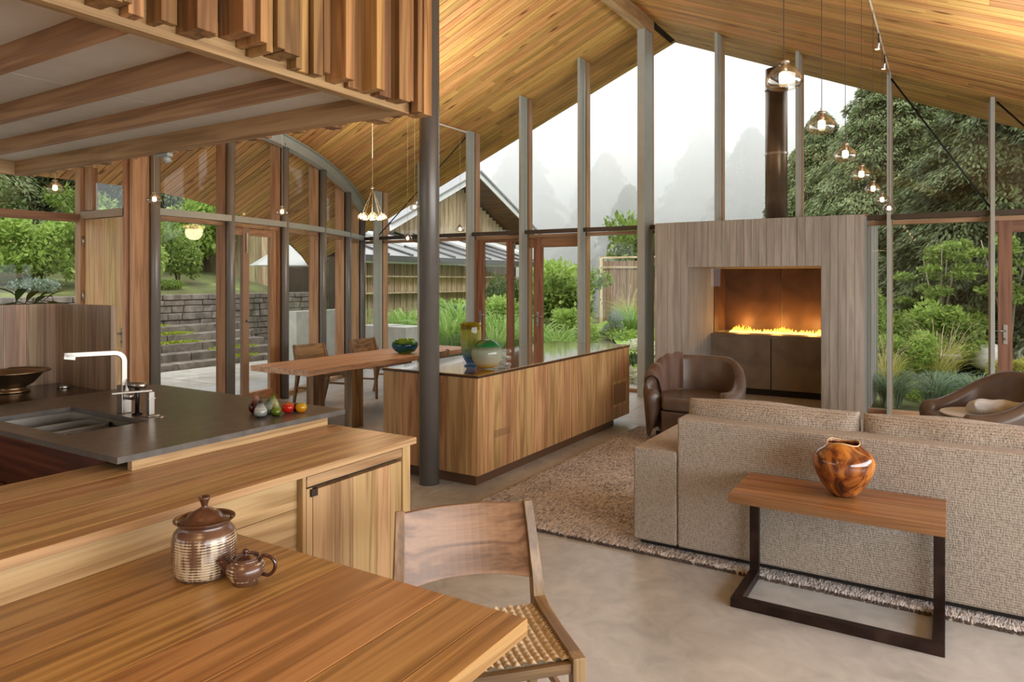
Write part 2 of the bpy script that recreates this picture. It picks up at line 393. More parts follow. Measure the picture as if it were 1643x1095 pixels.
# ---------------- mesh helpers ----------------
WL = {}
def wloc(o):
    return WL.get(o.name, Vector((0, 0, 0))) if o else Vector((0, 0, 0))
class MB:
    def __init__(s):
        s.v = []; s.f = []
    def raw(s, vs, fs):
        b = len(s.v)
        s.v += [tuple(v) for v in vs]
        s.f += [tuple(b + i for i in f) for f in fs]
        return s
    def box(s, x0, x1, y0, y1, z0, z1):
        vs = [(x, y, z) for x in (x0, x1) for y in (y0, y1) for z in (z0, z1)]
        return s.raw(vs, [(0, 1, 3, 2), (4, 6, 7, 5), (0, 4, 5, 1), (2, 3, 7, 6), (0, 2, 6, 4), (1, 5, 7, 3)])
    def hexa(s, bot, top):
        return s.raw(list(bot) + list(top), [(3, 2, 1, 0), (4, 5, 6, 7), (0, 1, 5, 4), (1, 2, 6, 5), (2, 3, 7, 6), (3, 0, 4, 7)])
    def bar(s, p, q, w, h, up=(0, 0, 1), w2=None, h2=None):
        p, q = Vector(p), Vector(q); d = (q - p).normalized()
        u = Vector(up); side = d.cross(u)
        if side.length < 1e-5: side = Vector((1, 0, 0))
        side.normalize(); n = side.cross(d)
        w2 = w2 or w; h2 = h2 or h
        A = [p + side * a * w / 2 + n * b * h / 2 for a, b in ((-1, -1), (1, -1), (1, 1), (-1, 1))]
        B = [q + side * a * w2 / 2 + n * b * h2 / 2 for a, b in ((-1, -1), (1, -1), (1, 1), (-1, 1))]
        return s.raw(A + B, [(3, 2, 1, 0), (4, 5, 6, 7), (0, 1, 5, 4), (1, 2, 6, 5), (2, 3, 7, 6), (3, 0, 4, 7)])
    def tube(s, pts, rad, seg=10, cap=True):
        pts = [Vector(p) for p in pts]; n = len(pts)
        rad = rad if isinstance(rad, (list, tuple)) else [rad] * n
        vs = []; prev = None
        for i, p in enumerate(pts):
            d = (pts[min(i + 1, n - 1)] - pts[max(i - 1, 0)]).normalized()
            if prev is None:
                a = d.orthogonal().normalized()
            else:
                a = (prev - d * prev.dot(d)).normalized()
            prev = a; b = d.cross(a)
            for k in range(seg):
                t = 2 * math.pi * k / seg
                vs.append(p + (a * math.cos(t) + b * math.sin(t)) * rad[i])
        fs = [(i * seg + k, i * seg + (k + 1) % seg, (i + 1) * seg + (k + 1) % seg, (i + 1) * seg + k) for i in range(n - 1) for k in range(seg)]
        if cap:
            fs += [tuple(range(seg - 1, -1, -1)), tuple(range((n - 1) * seg, n * seg))]
        return s.raw(vs, fs)
    def lathe(s, prof, c=(0, 0, 0), seg=40, close_bottom=True, close_top=False, squash=None):
        vs = []
        for (r_, z) in prof:
            for k in range(seg):
                t = 2 * math.pi * k / seg
                vs.append((c[0] + r_ * math.cos(t), c[1] + r_ * math.sin(t), c[2] + z))
        n = len(prof)
        fs = [(i * seg + k, i * seg + (k + 1) % seg, (i + 1) * seg + (k + 1) % seg, (i + 1) * seg + k) for i in range(n - 1) for k in range(seg)]
        if close_bottom: fs.append(tuple(range(seg - 1, -1, -1)))
        if close_top: fs.append(tuple(range((n - 1) * seg, n * seg)))
        return s.raw(vs, fs)
    def grid(s, fn, nu, nv):
        vs = [fn(i / (nu - 1), j / (nv - 1)) for i in range(nu) for j in range(nv)]
        fs = [(i * nv + j, (i + 1) * nv + j, (i + 1) * nv + j + 1, i * nv + j + 1) for i in range(nu - 1) for j in range(nv - 1)]
        return s.raw(vs, fs)
    def prism(s, poly, ax, a0, a1):
        """poly in the plane perpendicular to ax ('x','y','z')"""
        def P(u, v, a):
            return {'x': (a, u, v), 'y': (u, a, v), 'z': (u, v, a)}[ax]
        n = len(poly)
        vs = [P(u, v, a0) for u, v in poly] + [P(u, v, a1) for u, v in poly]
        fs = [tuple(range(n)), tuple(range(2 * n - 1, n - 1, -1))] + [(i, (i + 1) % n, n + (i + 1) % n, n + i) for i in range(n)]
        return s.raw(vs, fs)
    def build(s, name, mat, parent=None, org=None, smooth=False, bevel=0.0, seg=2, solid=0.0, sub=0):
        if org is None:
            a = np.array(s.v); org = (a.min(0) + a.max(0)) / 2
        org = Vector(tuple(float(x) for x in org))
        me = bpy.data.meshes.new(name)
        a = np.array(s.v, dtype=float) - np.array(org)
        me.from_pydata(a.tolist(), [], s.f)
        me.validate()
        bm = bmesh.new(); bm.from_mesh(me); bmesh.ops.recalc_face_normals(bm, faces=bm.faces)
        bm.to_mesh(me); bm.free()
        if smooth:
            me.polygons.foreach_set('use_smooth', [True] * len(me.polygons))
        me.materials.append(mat)
        o = bpy.data.objects.new(name, me); COL.objects.link(o)
        if parent: o.parent = parent
        o.location = org - wloc(parent)
        WL[o.name] = org
        if bevel:
            b = o.modifiers.new('b', 'BEVEL'); b.width = bevel; b.segments = seg; b.limit_method = 'ANGLE'
            if smooth is False and seg > 1:
                me.polygons.foreach_set('use_smooth', [True] * len(me.polygons))
                try:
                    b.harden_normals = True
                except Exception: pass
        if solid:
            q = o.modifiers.new('s', 'SOLIDIFY'); q.thickness = solid; q.offset = 0
        if sub:
            q = o.modifiers.new('u', 'SUBSURF'); q.levels = sub; q.render_levels = sub
        return o
def fastmesh(name, V, F, mat, parent=None, loc=(0, 0, 0), smooth=False):
    me = bpy.data.meshes.new(name)
    V = np.asarray(V, dtype=np.float32); F = np.asarray(F, dtype=np.int32)
    nf, k = F.shape
    me.vertices.add(len(V)); me.vertices.foreach_set('co', V.ravel())
    me.loops.add(nf * k); me.loops.foreach_set('vertex_index', F.ravel())
    me.polygons.add(nf)
    me.polygons.foreach_set('loop_start', np.arange(0, nf * k, k, dtype=np.int32))
    me.update(calc_edges=True)
    if smooth: me.polygons.foreach_set('use_smooth', [True] * nf)
    me.materials.append(mat)
    o = bpy.data.objects.new(name, me); COL.objects.link(o)
    if parent: o.parent = parent
    o.location = Vector(loc) - wloc(parent)
    WL[o.name] = Vector(loc)
    return o
def empty(name, loc=(0, 0, 0), parent=None):
    o = bpy.data.objects.new(name, None); COL.objects.link(o)
    o.empty_display_size = 0.1
    if parent: o.parent = parent
    o.location = Vector(loc) - wloc(parent)
    WL[o.name] = Vector(loc)
    return o
def tag(o, label=None, cat=None, group=None, kind=None):
    if label: o['label'] = label
    if cat: o['category'] = cat
    if group: o['group'] = group
    if kind: o['kind'] = kind
    return o
def thing(name, loc, label, cat, group=None, kind=None):
    return tag(empty(name, loc), label, cat, group, kind)
def kids(o):
    return [c for c in bpy.data.objects if c.parent == o]
def copy_tree(o, parent=None):
    c = o.copy(); COL.objects.link(c)
    if parent: c.parent = parent
    for ch in CH.get(o.name, []) if o.name in CH else kids(o):
        copy_tree(ch, c)
    return c
CH = {}
def bx(name, d, mat, parent=None, bevel=0.0, seg=2):
    return MB().box(*d).build(name, mat, parent, bevel=bevel, seg=seg)
# ================= SETTING =================
def roofz(x): return 5.28 - 0.42 * abs(x + 3.58)
def xw(y): return -7.36 - 0.0676 * max(0, y - 4.5) ** 2
def xeave(y): return -9.35 - 0.07 * max(0, y - 4.8) ** 2

# ---- floor: concrete slabs between saw-cut joints
floor = tag(empty('floor'), 'polished grey concrete floor with thin saw-cut joints', 'floor', kind='structure')
FM = mat_floor()
fx = [-9.45, -6.58, -3.3, 3.6]
fy = [-4.7, -1.6, 1.4, 4.40, 7.4, 9.62]
for i in range(3):
    for j in range(5):
        o = MB().box(fx[i] + .003, fx[i + 1] - .003, fy[j] + .003, fy[j + 1] - .003, -0.12, 0).build('concrete_slab', FM, floor, org=(0, 0, 0))
bx('joint_filler', (-9.45, 3.6, -4.7, 9.62, -0.13, -0.008), mat_plain('joint_grey', (84, 78, 70), 0.8), floor)

# ---- timber ceiling: boards laid up the slope, each one a part
cm = cedar('x')
ang = math.atan(0.42); cs = math.cos(ang)
tanb = mat_plain('roof_deck_dark', (30, 18, 9), 0.9)
def slope(side):
    nm = 'ceiling_left' if side < 0 else 'ceiling_right'
    root = tag(empty(nm, (-3.58, 4, 5.28)), 'knotty cedar board ceiling slope %s' % ('over the kitchen and curved window wall' if side < 0 else 'over the fireplace lounge'), 'ceiling', kind='structure')
    y = -4.9; k = 0
    rr = random.Random(5 + side)
    while y < 10.55:
        x1 = -3.58 + side * 0.06
        x2 = xeave(y) if side < 0 else 4.2
        cuts = [x1, x2]
        if y > 5.4:
            n = 3 if side < 0 else 2
            ts = sorted([(q + 1 + rr.uniform(-.35, .35)) / (n + 0.0) for q in range(n - 1)])
            cuts = [x1] + [x1 + (x2 - x1) * t for t in ts] + [x2]
        for a, b in zip(cuts[:-1], cuts[1:]):
            L = abs(b - a) / cs - 0.002
            xm = (a + b) / 2; zm = roofz(xm) + 0.011
            m = MB().box(-L / 2, L / 2, -0.0530, 0.0530, -0.011, 0.011)
            o = m.build('ceiling_board', cm, root, org=(0, 0, 0))
            o.location = Vector((xm, y + 0.06, zm + rr.uniform(-.0012, .0012))) - wloc(root)
            o.rotation_euler = (0, ang * side, 0)
        y += 0.12; k += 1
    mb = MB()
    ys = [-4.9, 4.8, 6.0, 7.0, 8.0, 9.0, 10.0, 10.56]
    for ya, yb in zip(ys[:-1], ys[1:]):
        def e(yy): return xeave(yy) if side < 0 else 4.2
        x0 = -3.58
        mb.hexa([(x0, ya, roofz(x0) + .026), (e(ya), ya, roofz(e(ya)) + .026), (e(yb), yb, roofz(e(yb)) + .026), (x0, yb, roofz(x0) + .026)],
                [(x0, ya, roofz(x0) + .2), (e(ya), ya, roofz(e(ya)) + .2), (e(yb), yb, roofz(e(yb)) + .2), (x0, yb, roofz(x0) + .2)])
    mb.build('roof_deck', tanb, root)
    # rake fascia at the overhang end and eave fascia
    x0 = -3.58; xe = xeave(10.56) if side < 0 else 4.2
    MB().hexa([(x0, 10.56, roofz(x0)), (xe, 10.56, roofz(xe)), (xe, 10.60, roofz(xe)), (x0, 10.60, roofz(x0))],
              [(x0, 10.56, roofz(x0) + .21), (xe, 10.56, roofz(xe) + .21), (xe, 10.60, roofz(xe) + .21), (x0, 10.60, roofz(x0) + .21)]).build('rake_fascia', fir('x'), root)
    return root
slope(-1); slope(1)
rb = tag(empty('trim_1', (-3.58, 3, 5.1)), 'timber ridge beam where the two ceiling slopes meet', 'beam', kind='structure')
bx('ridge_beam', (-3.64, -3.52, -4.9, 9.5, 5.06, 5.30), fir('y'), rb)

# ---- gable window wall (Y = 9.5): steel posts, timber mullions, transom, panes, doors
G = mat_glass()
wg = tag(empty('wall_gable', (-3.58, 9.5, 0)), 'steel and timber post frame of the tall gable window wall', 'wall', kind='structure')
gx = [-8.58 + i for i in range(13)]
FX0, FX1 = -3.33, -0.82
st, fi, mh = STEEL(), fir('z'), mahog('z')
for i, x in enumerate(gx):
    z0 = 2.37 if FX0 < x < FX1 else 0
    if abs(x + 3.58) < .1:
        o = bx('steel_post', (x - .055, x + .055, 9.16, 9.46, 0, 5.06), st, wg, .004)
    else:
        o = bx('steel_post', (x - .02, x + .02, 9.26, 9.455, z0, roofz(x) - .002), st, wg, .003)
        g = MB().box(x - .026, x - .02, 9.37, 9.385, z0, roofz(x) - .03).box(x + .02, x + .026, 9.37, 9.385, z0, roofz(x) - .03)
        g.build('weld_rib', st, o)
    bx('timber_mullion', (x - .026, x + .026, 9.475, 9.60, z0, roofz(x) - .01), fi, wg)
    bx('gap_shade_strip', (x - .008, x + .008, 9.455, 9.475, z0, roofz(x) - .03), mat_plain('shadow_gap', (30, 24, 18), .8), wg)  # dark strip, its colour stands for the shade between steel and timber
for a, b in ((-9.02, FX0), (FX1, 3.5)):
    bx('steel_transom', (a, b, 9.37, 9.45, 2.315, 2.375), DARKSTEEL(), wg, .003)
    bx('timber_transom', (a, b, 9.475, 9.59, 2.262, 2.312), fir('x'), wg)
    bx('sill_rail', (a, b, 9.47, 9.60, 0, .05), fir('x'), wg)
bx('timber_transom', (FX0, FX1, 9.475, 9.59, 2.37, 2.40), fir('x'), wg)
for a, b in (((-.56, 9.33, roofz(-.58) - .06), (.40, 9.33, 2.40)), ((.46, 9.33, roofz(.42) - .05), (1.40, 9.33, 2.42)),
             ((-6.60, 9.33, roofz(-6.58) - .06), (-8.52, 9.33, 2.40))):
    MB().tube([a, b], .010, 8).build('brace_rod', BLACK(), wg, smooth=True)
def gpane(n, xa, xb, za, zb=None, top=False, name=None):
    if top:
        poly = [(xa, za), (xb, za), (xb, roofz(xb))]
        if xa < -3.58 < xb: poly.append((-3.58, roofz(-3.58)))
        poly.append((xa, roofz(xa)))
    else:
        poly = [(xa, za), (xb, za), (xb, zb), (xa, zb)]
    o = MB().prism(poly, 'y', 9.545, 9.553).build('window_%d' % n, G, None)
    return tag(o, name, 'window pane', kind='structure')
wn_ = 1
bays = ['far left beside the curved wall', 'second from the curved wall', 'behind the round column', 'over the narrow double door', 'over the door with the handle',
        'left of the ridge post', 'right of the ridge post', 'behind the flue pipe', 'above the right half of the fireplace', 'crossed by the black brace rod', 'over the right hand door', 'beyond the right armchair', 'at the right end']
xs_ = [-8.98] + gx
for i in range(len(xs_) - 1):
    xa, xb = xs_[i] + .02, xs_[i + 1] - .02
    gpane(wn_, xa, xb, 2.39, top=True, name='upper glass pane of gable wall, ' + bays[min(i, 12)]); wn_ += 1
    if xs_[i] < -3.4 and i not in (3, 4):
        gpane(wn_, xa, xb, .05, 2.27, name='lower glass pane of gable wall, bay %s' % ['next to the curved wall', 'left of the round column', 'behind the round column', '', '', 'left of the fireplace'][min(i, 5)]); wn_ += 1
    elif xs_[i] > -.7 and i != 10:
        gpane(wn_, xa, xb, .05, 2.27, name='lower glass pane of gable wall right of the fireplace, bay %d' % (i - 8)); wn_ += 1
gpane(wn_, FX1 + .01, -.60, .05, 2.27, name='narrow lower pane between fireplace and steel post'); wn_ += 1
# fix the ordering so bay index: xs_[3]=-6.58.. is the double door, xs_[4]=-5.58.. the door with handle
def lever(parent, x, y, z, side=1, axis='x'):
    c = CHROME()
    if axis == 'x':
        h = MB().box(x - .02, x + .02, y - .012, y, z - .11, z + .11).build('handle_plate', c, parent, bevel=.003)
        MB().tube([(x, y - .01, z + .04), (x, y - .05, z + .04), (x + side * .11, y - .055, z + .04)], .009, 8).build('lever', c, h, smooth=True)
        MB().tube([(x, y - .01, z - .05), (x, y - .03, z - .05)], .014, 10).build('lock_cylinder', c, h, smooth=True)
    else:
        h = MB().box(x, x + .012, y - .02, y + .02, z - .11, z + .11).build('handle_plate', c, parent, bevel=.003)
        MB().tube([(x + .01, y, z + .04), (x + .05, y, z + .04), (x + .055, y + side * .11, z + .04)], .009, 8).build('lever', c, h, smooth=True)
def gdoor(n, xa, xb, label, stiles, toprail=.12, hx=None, side=1):
    d = tag(empty('door_%d' % n, ((xa + xb) / 2, 9.53, 0)), label, 'door', kind='structure')
    for a, b in stiles:
        bx('stile', (a, b, 9.49, 9.56, .02, 2.2615), mh, d)
    bx('top_rail', (xa, xb, 9.494, 9.556, 2.26 - toprail, 2.262), mahog('x'), d)
    bx('bottom_rail', (xa, xb, 9.494, 9.556, .02, .16), mahog('x'), d)
    bx('glass_panel', (xa + .02, xb - .02, 9.527, 9.533, .14, 2.26 - toprail + .01), G, d)
    if hx: lever(d, hx, 9.49, 1.0, side)
    return d
gdoor(1, -6.55, -5.61, 'narrow mahogany framed glass door with sidelight, left of the door with the lever', [(-6.55, -6.42), (-5.97, -5.86), (-5.66, -5.61)], .05, -6.47, 1)
gdoor(2, -5.55, -4.61, 'mahogany framed glass garden door with nickel lever behind the long cabinet', [(-5.47, -5.33), (-4.70, -4.61)], .15, -5.40, 1)
gdoor(3, .45, 1.39, 'mahogany framed glass door behind the right armchair', [(.48, .61), (1.30, 1.39)], .13, .545, -1)

# ---- curved window wall
wc = tag(empty('wall_curved', (-8, 7, 0)), 'curved window wall of round grey steel posts and timber mullions', 'wall', kind='structure')
cyl = [4.5, 5.5, 6.5, 7.5, 8.5, 9.42]
for y in cyl:
    x = xw(y); zt = roofz(x)
    o = MB().tube([(x, y, 0), (x, y, zt - .17)], .05, 24).build('round_steel_post', MIDSTEEL(), wc, smooth=True)
    sl = 2 * .0676 * max(0, y - 4.5)
    n = Vector((-1, -sl, 0)).normalized(); t = Vector((-sl, 1, 0)).normalized()
    p = Vector((x, y, 0)) + n * .14
    MB().bar((p.x, p.y, 0), (p.x, p.y, roofz(p.x) - .04), .055, .15, up=(n.x, n.y, 0)).build('timber_mullion', fi, wc)
    q = Vector((x, y, 0)) + n * .06
    MB().bar((q.x, q.y, 0), (q.x, q.y, zt - .17), .02, .03, up=(n.x, n.y, 0)).build('gap_shade_strip', mat_plain('shadow_gap', (30, 24, 18), .8), wc)  # dark strip painted as shade in the gap behind the round post
def curve_band(name, y0, y1, off, zf, h, w, mat, n=26):
    vs = []
    for i in range(n):
        y = y0 + (y1 - y0) * i / (n - 1); x = xw(y)
        sl = 2 * .0676 * max(0, y - 4.5)
        nn = Vector((-1, -sl, 0)).normalized()
        for (a, b) in ((-w / 2, 0), (w / 2, 0), (w / 2, h), (-w / 2, h)):
            p = Vector((x, y, 0)) + nn * (off + a)
            vs.append((p.x, p.y, zf(x) + b))
    fs = [(i * 4 + k, i * 4 + (k + 1) % 4, (i + 1) * 4 + (k + 1) % 4, (i + 1) * 4 + k) for i in range(n - 1) for k in range(4)] + [(0, 1, 2, 3), ((n - 1) * 4 + 3, (n - 1) * 4 + 2, (n - 1) * 4 + 1, (n - 1) * 4)]
    return MB().raw(vs, fs).build(name, mat, wc)
curve_band('steel_transom', 4.5, 9.42, 0.0, lambda x: 2.315, .075, .085, st)
curve_band('timber_transom', 4.5, 9.42, .14, lambda x: 2.27, .05, .10, fir('y'))
curve_band('arch_beam_web', 4.3, 9.45, 0.0, lambda x: roofz(x) - .18, .175, .012, st, 40)
curve_band('arch_beam_flange', 4.3, 9.45, 0.0, lambda x: roofz(x) - .185, .012, .11, st, 40)
curve_band('arch_beam_top_flange', 4.3, 9.45, 0.0, lambda x: roofz(x) - .03, .012, .11, st, 40)
curve_band('head_rail', 4.5, 9.42, .14, lambda x: roofz(x) - .10, .06, .08, fir('y'), 40)
curve_band('sill_rail', 4.5, 9.42, .14, lambda x: 0.0, .06, .12, fir('y'))
for y in cyl[1:-1]:
    x = xw(y)
    MB().tube([(x, y, roofz(x) - .2), (x - .02, y - .02, roofz(x) - .02)], .018, 8).build('web_stiffener', DARKSTEEL(), wc)
for i in range(5):
    ya, yb = cyl[i] + .03, cyl[i + 1] - .03
    for up in (0, 1):
        if i == 1 and not up: continue
        m = MB()
        def P(y):
            x = xw(y); sl = 2 * .0676 * max(0, y - 4.5); nn = Vector((-1, -sl, 0)).normalized()
            return Vector((x, y, 0)) + nn * .145
        A, B = P(ya), P(yb); d = (B - A).normalized(); nn = Vector((-d.y, d.x, 0)) * .004
        za = 2.33 if up else .06
        def zt(q): return roofz(q.x) - .09 if up else 2.28
        m.hexa([A - nn + Vector((0, 0, za)), B - nn + Vector((0, 0, za)), B + nn + Vector((0, 0, za)), A + nn + Vector((0, 0, za))],
               [A - nn + Vector((0, 0, zt(A))), B - nn + Vector((0, 0, zt(B))), B + nn + Vector((0, 0, zt(B))), A + nn + Vector((0, 0, zt(A)))])
        o = m.build('window_%d' % wn_, G)
        tag(o, '%s glass pane of the curved wall, %s bay' % ('upper' if up else 'lower', ['first (beside the solid door)', 'second (over the glass door)', 'third', 'fourth', 'fifth, nearest the gable wall,'][i]), 'window pane', kind='structure'); wn_ += 1
# glass door in the curved wall
d = tag(empty('door_4', (-7.6, 6.0, 0)), 'timber framed glass door in the curved window wall', 'door', kind='structure')
def Pc(y, off=.145):
    x = xw(y); sl = 2 * .0676 * max(0, y - 4.5); nn = Vector((-1, -sl, 0)).normalized()
    p = Vector((x, y, 0)) + nn * off
    return p
for y, w in ((5.56, .05), (5.88, .09), (6.41, .09)):
    p = Pc(y)
    MB().bar((p.x, p.y, .02), (p.x, p.y, 2.27), .06, w, up=(0, 1, 0)).build('stile', mat_plain('weathered_stile', (150, 122, 98), .6) if y == 5.88 else fi, d)
a, b = Pc(5.55), Pc(6.45)
MB().bar((a.x, a.y, 2.22), (b.x, b.y, 2.22), .06, .09).build('top_rail', fir('y'), d)
MB().bar((a.x, a.y, .08), (b.x, b.y, .08), .06, .14).build('bottom_rail', fir('y'), d)
MB().bar((a.x, a.y, 1.17), (b.x, b.y, 1.17), .006, 2.1).build('glass_panel', G, d)
p = Pc(5.88, .11)
MB().box(p.x, p.x + .012, p.y - .014, p.y + .014, 1.95, 2.2).build('track_bolt', CHROME(), d)
MB().tube([(p.x, p.y, 1.08), (p.x + .03, p.y, 1.08)], .016, 10).build('latch', CHROME(), d, smooth=True)

# ---- jog wall with the solid door, left window wall
wj = tag(empty('wall_left', (-8.5, 2, 0)), 'timber framed left wall with solid door panel and garden windows', 'wall', kind='structure')
fz = fir('z'); fy_ = fir('y'); fxx = fir('x')
for i, (a, b, c_, d_) in enumerate([(-7.58, -7.52, 4.26, 4.42), (-7.52, -7.46, 4.30, 4.48), (-7.46, -7.41, 4.27, 4.46)]):
    bx('door_jamb', (a, b, c_, d_, 0, roofz(-7.5) - .04), fz, wj, .003)
bx('corner_post', (-8.56, -8.45, 4.26, 4.36, 0, roofz(-8.5) - .02), fz, wj, .003)
bx('wide_post', (-8.42, -8.26, 4.30, 4.36, 2.40, roofz(-8.3) - .02), fz, wj)
bx('door_head', (-8.46, -7.56, 4.26, 4.38, 2.30, 2.385), mat_plain('grey_timber_head', (160, 140, 118), .6), wj)
bx('window_transom', (-8.56, -8.47, -4.4, 4.26, 2.27, 2.36), mahog('y'), wj)
bx('window_sill_rail', (-8.56, -8.47, -4.4, 4.26, 0, .08), fy_, wj)
for y in (2.1, -.1, -2.3, -4.4):
    bx('timber_post', (-8.57, -8.46, y - .05, y + .05, 0, roofz(-8.5) - .02), fz, wj)
for i, (ya, yb) in enumerate(((2.15, 4.26), (-.05, 2.05), (-2.25, -.15), (-4.35, -2.35))):
    for up in (0, 1):
        o = bx('window_%d' % wn_, (-8.52, -8.512, ya, yb, 2.36 if up else .08, roofz(-8.5) if up else 2.27), G)
        tag(o, '%s left wall window pane, %s' % ('upper' if up else 'lower', ['next to the solid door', 'second back from the solid door', 'third back from the solid door', 'at the rear of the room'][i]), 'window pane', kind='structure'); wn_ += 1
o = bx('window_%d' % wn_, (-8.26, -7.58, 4.318, 4.326, 2.385, roofz(-8.2)), G)
tag(o, 'small glass pane over the solid timber door', 'window pane', kind='structure'); wn_ += 1
d5 = tag(empty('door_5', (-8.0, 4.32, 0)), 'solid pale timber door with nickel lever left of the curved wall', 'door', kind='structure')
dm = mat_wood('pale_door_veneer', (170, 130, 80), (206, 166, 112), (222, 186, 134), 'z', rough=.4, vary=.04, cath=.2)
for k in range(4):
    xa = -8.42 + k * .21
    bx('door_board', (xa, xa + .209, 4.30, 4.345, .01, 2.295), dm, d5)
for z in (2.05, 1.42, .3):
    MB().tube([(-8.435, 4.29, z - .055), (-8.435, 4.29, z + .055)], .014, 8).build('hinge', CHROME(), d5, smooth=True)
lever(d5, -7.65, 4.30, .98, -1)
# eave trim of the curved roof outside
# ---- right wall and rear wall (behind the viewer)
wr_ = tag(empty('wall_right', (3.4, 2, 0)), 'right side wall of timber posts and glazing', 'wall', kind='structure')
bx('low_wall', (3.35, 3.5, -4.5, 9.45, 0, .45), siding('y'), wr_)
bx('head_beam', (3.35, 3.5, -4.5, 9.45, 2.12, roofz(3.35)), fy_, wr_)
for y in (-4.4, -2.2, 0, 2.2, 4.4, 6.6, 8.8):
    bx('timber_post', (3.36, 3.46, y - .05, y + .05, .45, 2.12), fz, wr_)
for i, (ya, yb) in enumerate([(-4.35 + 2.2 * k, -2.25 + 2.2 * k) for k in range(6)]):
    o = bx('window_%d' % wn_, (3.41, 3.418, ya, yb, .45, 2.12), G)
    tag(o, 'right side wall window pane number %d from the rear corner' % (i + 1), 'window pane', kind='structure'); wn_ += 1
wb_ = tag(empty('wall_rear', (-3, -4.4, 0)), 'rear wall of timber posts and glazing behind the viewer', 'wall', kind='structure')
bx('head_beam', (-9.2, 3.4, -4.5, -4.38, 3.0, 3.2), fxx, wb_)
for k in range(6):
    x = -8.5 + k * 2.4
    bx('timber_post', (x - .06, x + .06, -4.5, -4.38, 0, roofz(x) - .02), fz, wb_)
    if k < 2:
        o = bx('window_%d' % wn_, (x + .06, x + 2.34, -4.445, -4.437, .05, 3.0), G)
        tag(o, 'rear wall window pane, %s' % ('left one' if k == 0 else 'right one'), 'window pane', kind='structure'); wn_ += 1
    elif k < 5:
        for j in range(8):
            bx('wall_board', (x + .06 + j * .285 + .002, x + .06 + (j + 1) * .285 - .002, -4.46, -4.42, 0, 3.0), siding('z'), wb_)
MB().prism([(-8.5, 3.2), (3.4, 3.2), (1.3, roofz(1.3) - .02), (-3.58, 5.25), (-8.46, 3.2)], 'y', -4.46, -4.42).build('gable_infill', siding('x'), wb_)

# ---- round column
col = MB().tube([(-3.47, 4.375, 0), (-3.47, 4.375, 5.06)], .079, 40).build('round_column', mat_plain('column_steel', (104, 101, 97), .32, .2, .04), smooth=True)
tag(col, 'round grey steel column standing at the corner of the long cabinet', 'column', kind='thing')

# ---- fireplace
fp = tag(empty('fireplace', (-2.07, 9.9, 0)), 'board-formed concrete fireplace block with a raised linear fire', 'fireplace')
BC = mat_boardconcrete()
ox0, ox1, oz = -2.875, -1.274, 1.77
def fb(name, xa, xb, ya, yb, za, zb, m=BC): return bx(name, (xa, xb, ya, yb, za, zb), m, fp)
fb('left_pier', FX0 + .01, ox0, 9.03, 10.98, 0, 2.36)
fb('right_pier', ox1, FX1 - .01, 9.03, 10.98, 0, 2.36)
fb('lintel', ox0, ox1, 9.03, 10.98, oz, 2.36)
fb('back_wall', ox0, ox1, 10.80, 10.98, 0, oz)
rr = random.Random(3)
x = FX0
bw = (FX1 - FX0) / 28
for i in range(28):
    xa, xb = FX0 + i * bw, FX0 + (i + 1) * bw
    pr = rr.uniform(.002, .014)
    g = .0016
    if xb <= ox0 + bw * .5 or xa >= ox1 - bw * .5:
        fb('board_mark', xa + g, xb - g, 9.03 - pr, 9.035, 0, 2.36 + rr.uniform(-.002, .003))
    else:
        fb('board_mark', max(xa, ox0 - .01) + g, xb - g, 9.03 - pr, 9.035, oz + .001, 2.36 + rr.uniform(-.002, .003))
for i in range(14):   # right flank boards
    ya = 9.03 + i * .139
    pr = rr.uniform(.002, .010)
    fb('board_mark', FX1 - .012, FX1 - .006 + pr, ya + .002, ya + .137, 0, 2.36)
cast = mat_ramp_noise('smooth_cast_panel', [(0.3, (104, 92, 76)), (0.55, (128, 114, 96)), (0.8, (142, 128, 110))], nscale=2.5, rough=.55)
rust = mat_ramp_noise('dark_firebox_plate', [(0.3, (70, 50, 38)), (0.55, (92, 68, 52)), (0.8, (108, 84, 66))], nscale=3, rough=.5)
midx = (ox0 + ox1) / 2 + .02
for a, b in ((ox0, midx - .006), (midx + .006, ox1)):
    fb('lower_panel', a + .001, b - .001, 10.07, 10.09, .10, .80, cast)
    fb('firebox_back_plate', a + .001, b - .001, 10.775, 10.80, .85, oz - .002, rust)
fb('plinth_core', ox0 + .001, ox1 - .001, 10.09, 10.35, 0, .80, mat_plain('core_dark', (30, 26, 22), .9))
fb('hearth_slab', ox0 + .001, ox1 - .001, 9.03, 10.35, -.05, .012)
fb('burner_shelf', ox0 + .001, ox1 - .001, 10.06, 10.38, .80, .845, cast)
fb('burner_tray', ox0 + .001, ox1 - .001, 10.38, 10.775, .72, .78, mat_plain('soot_metal', (36, 30, 26), .6))
fb('side_plate', ox0 + .001, ox0 + .012, 10.20, 10.775, .85, oz - .002, rust)
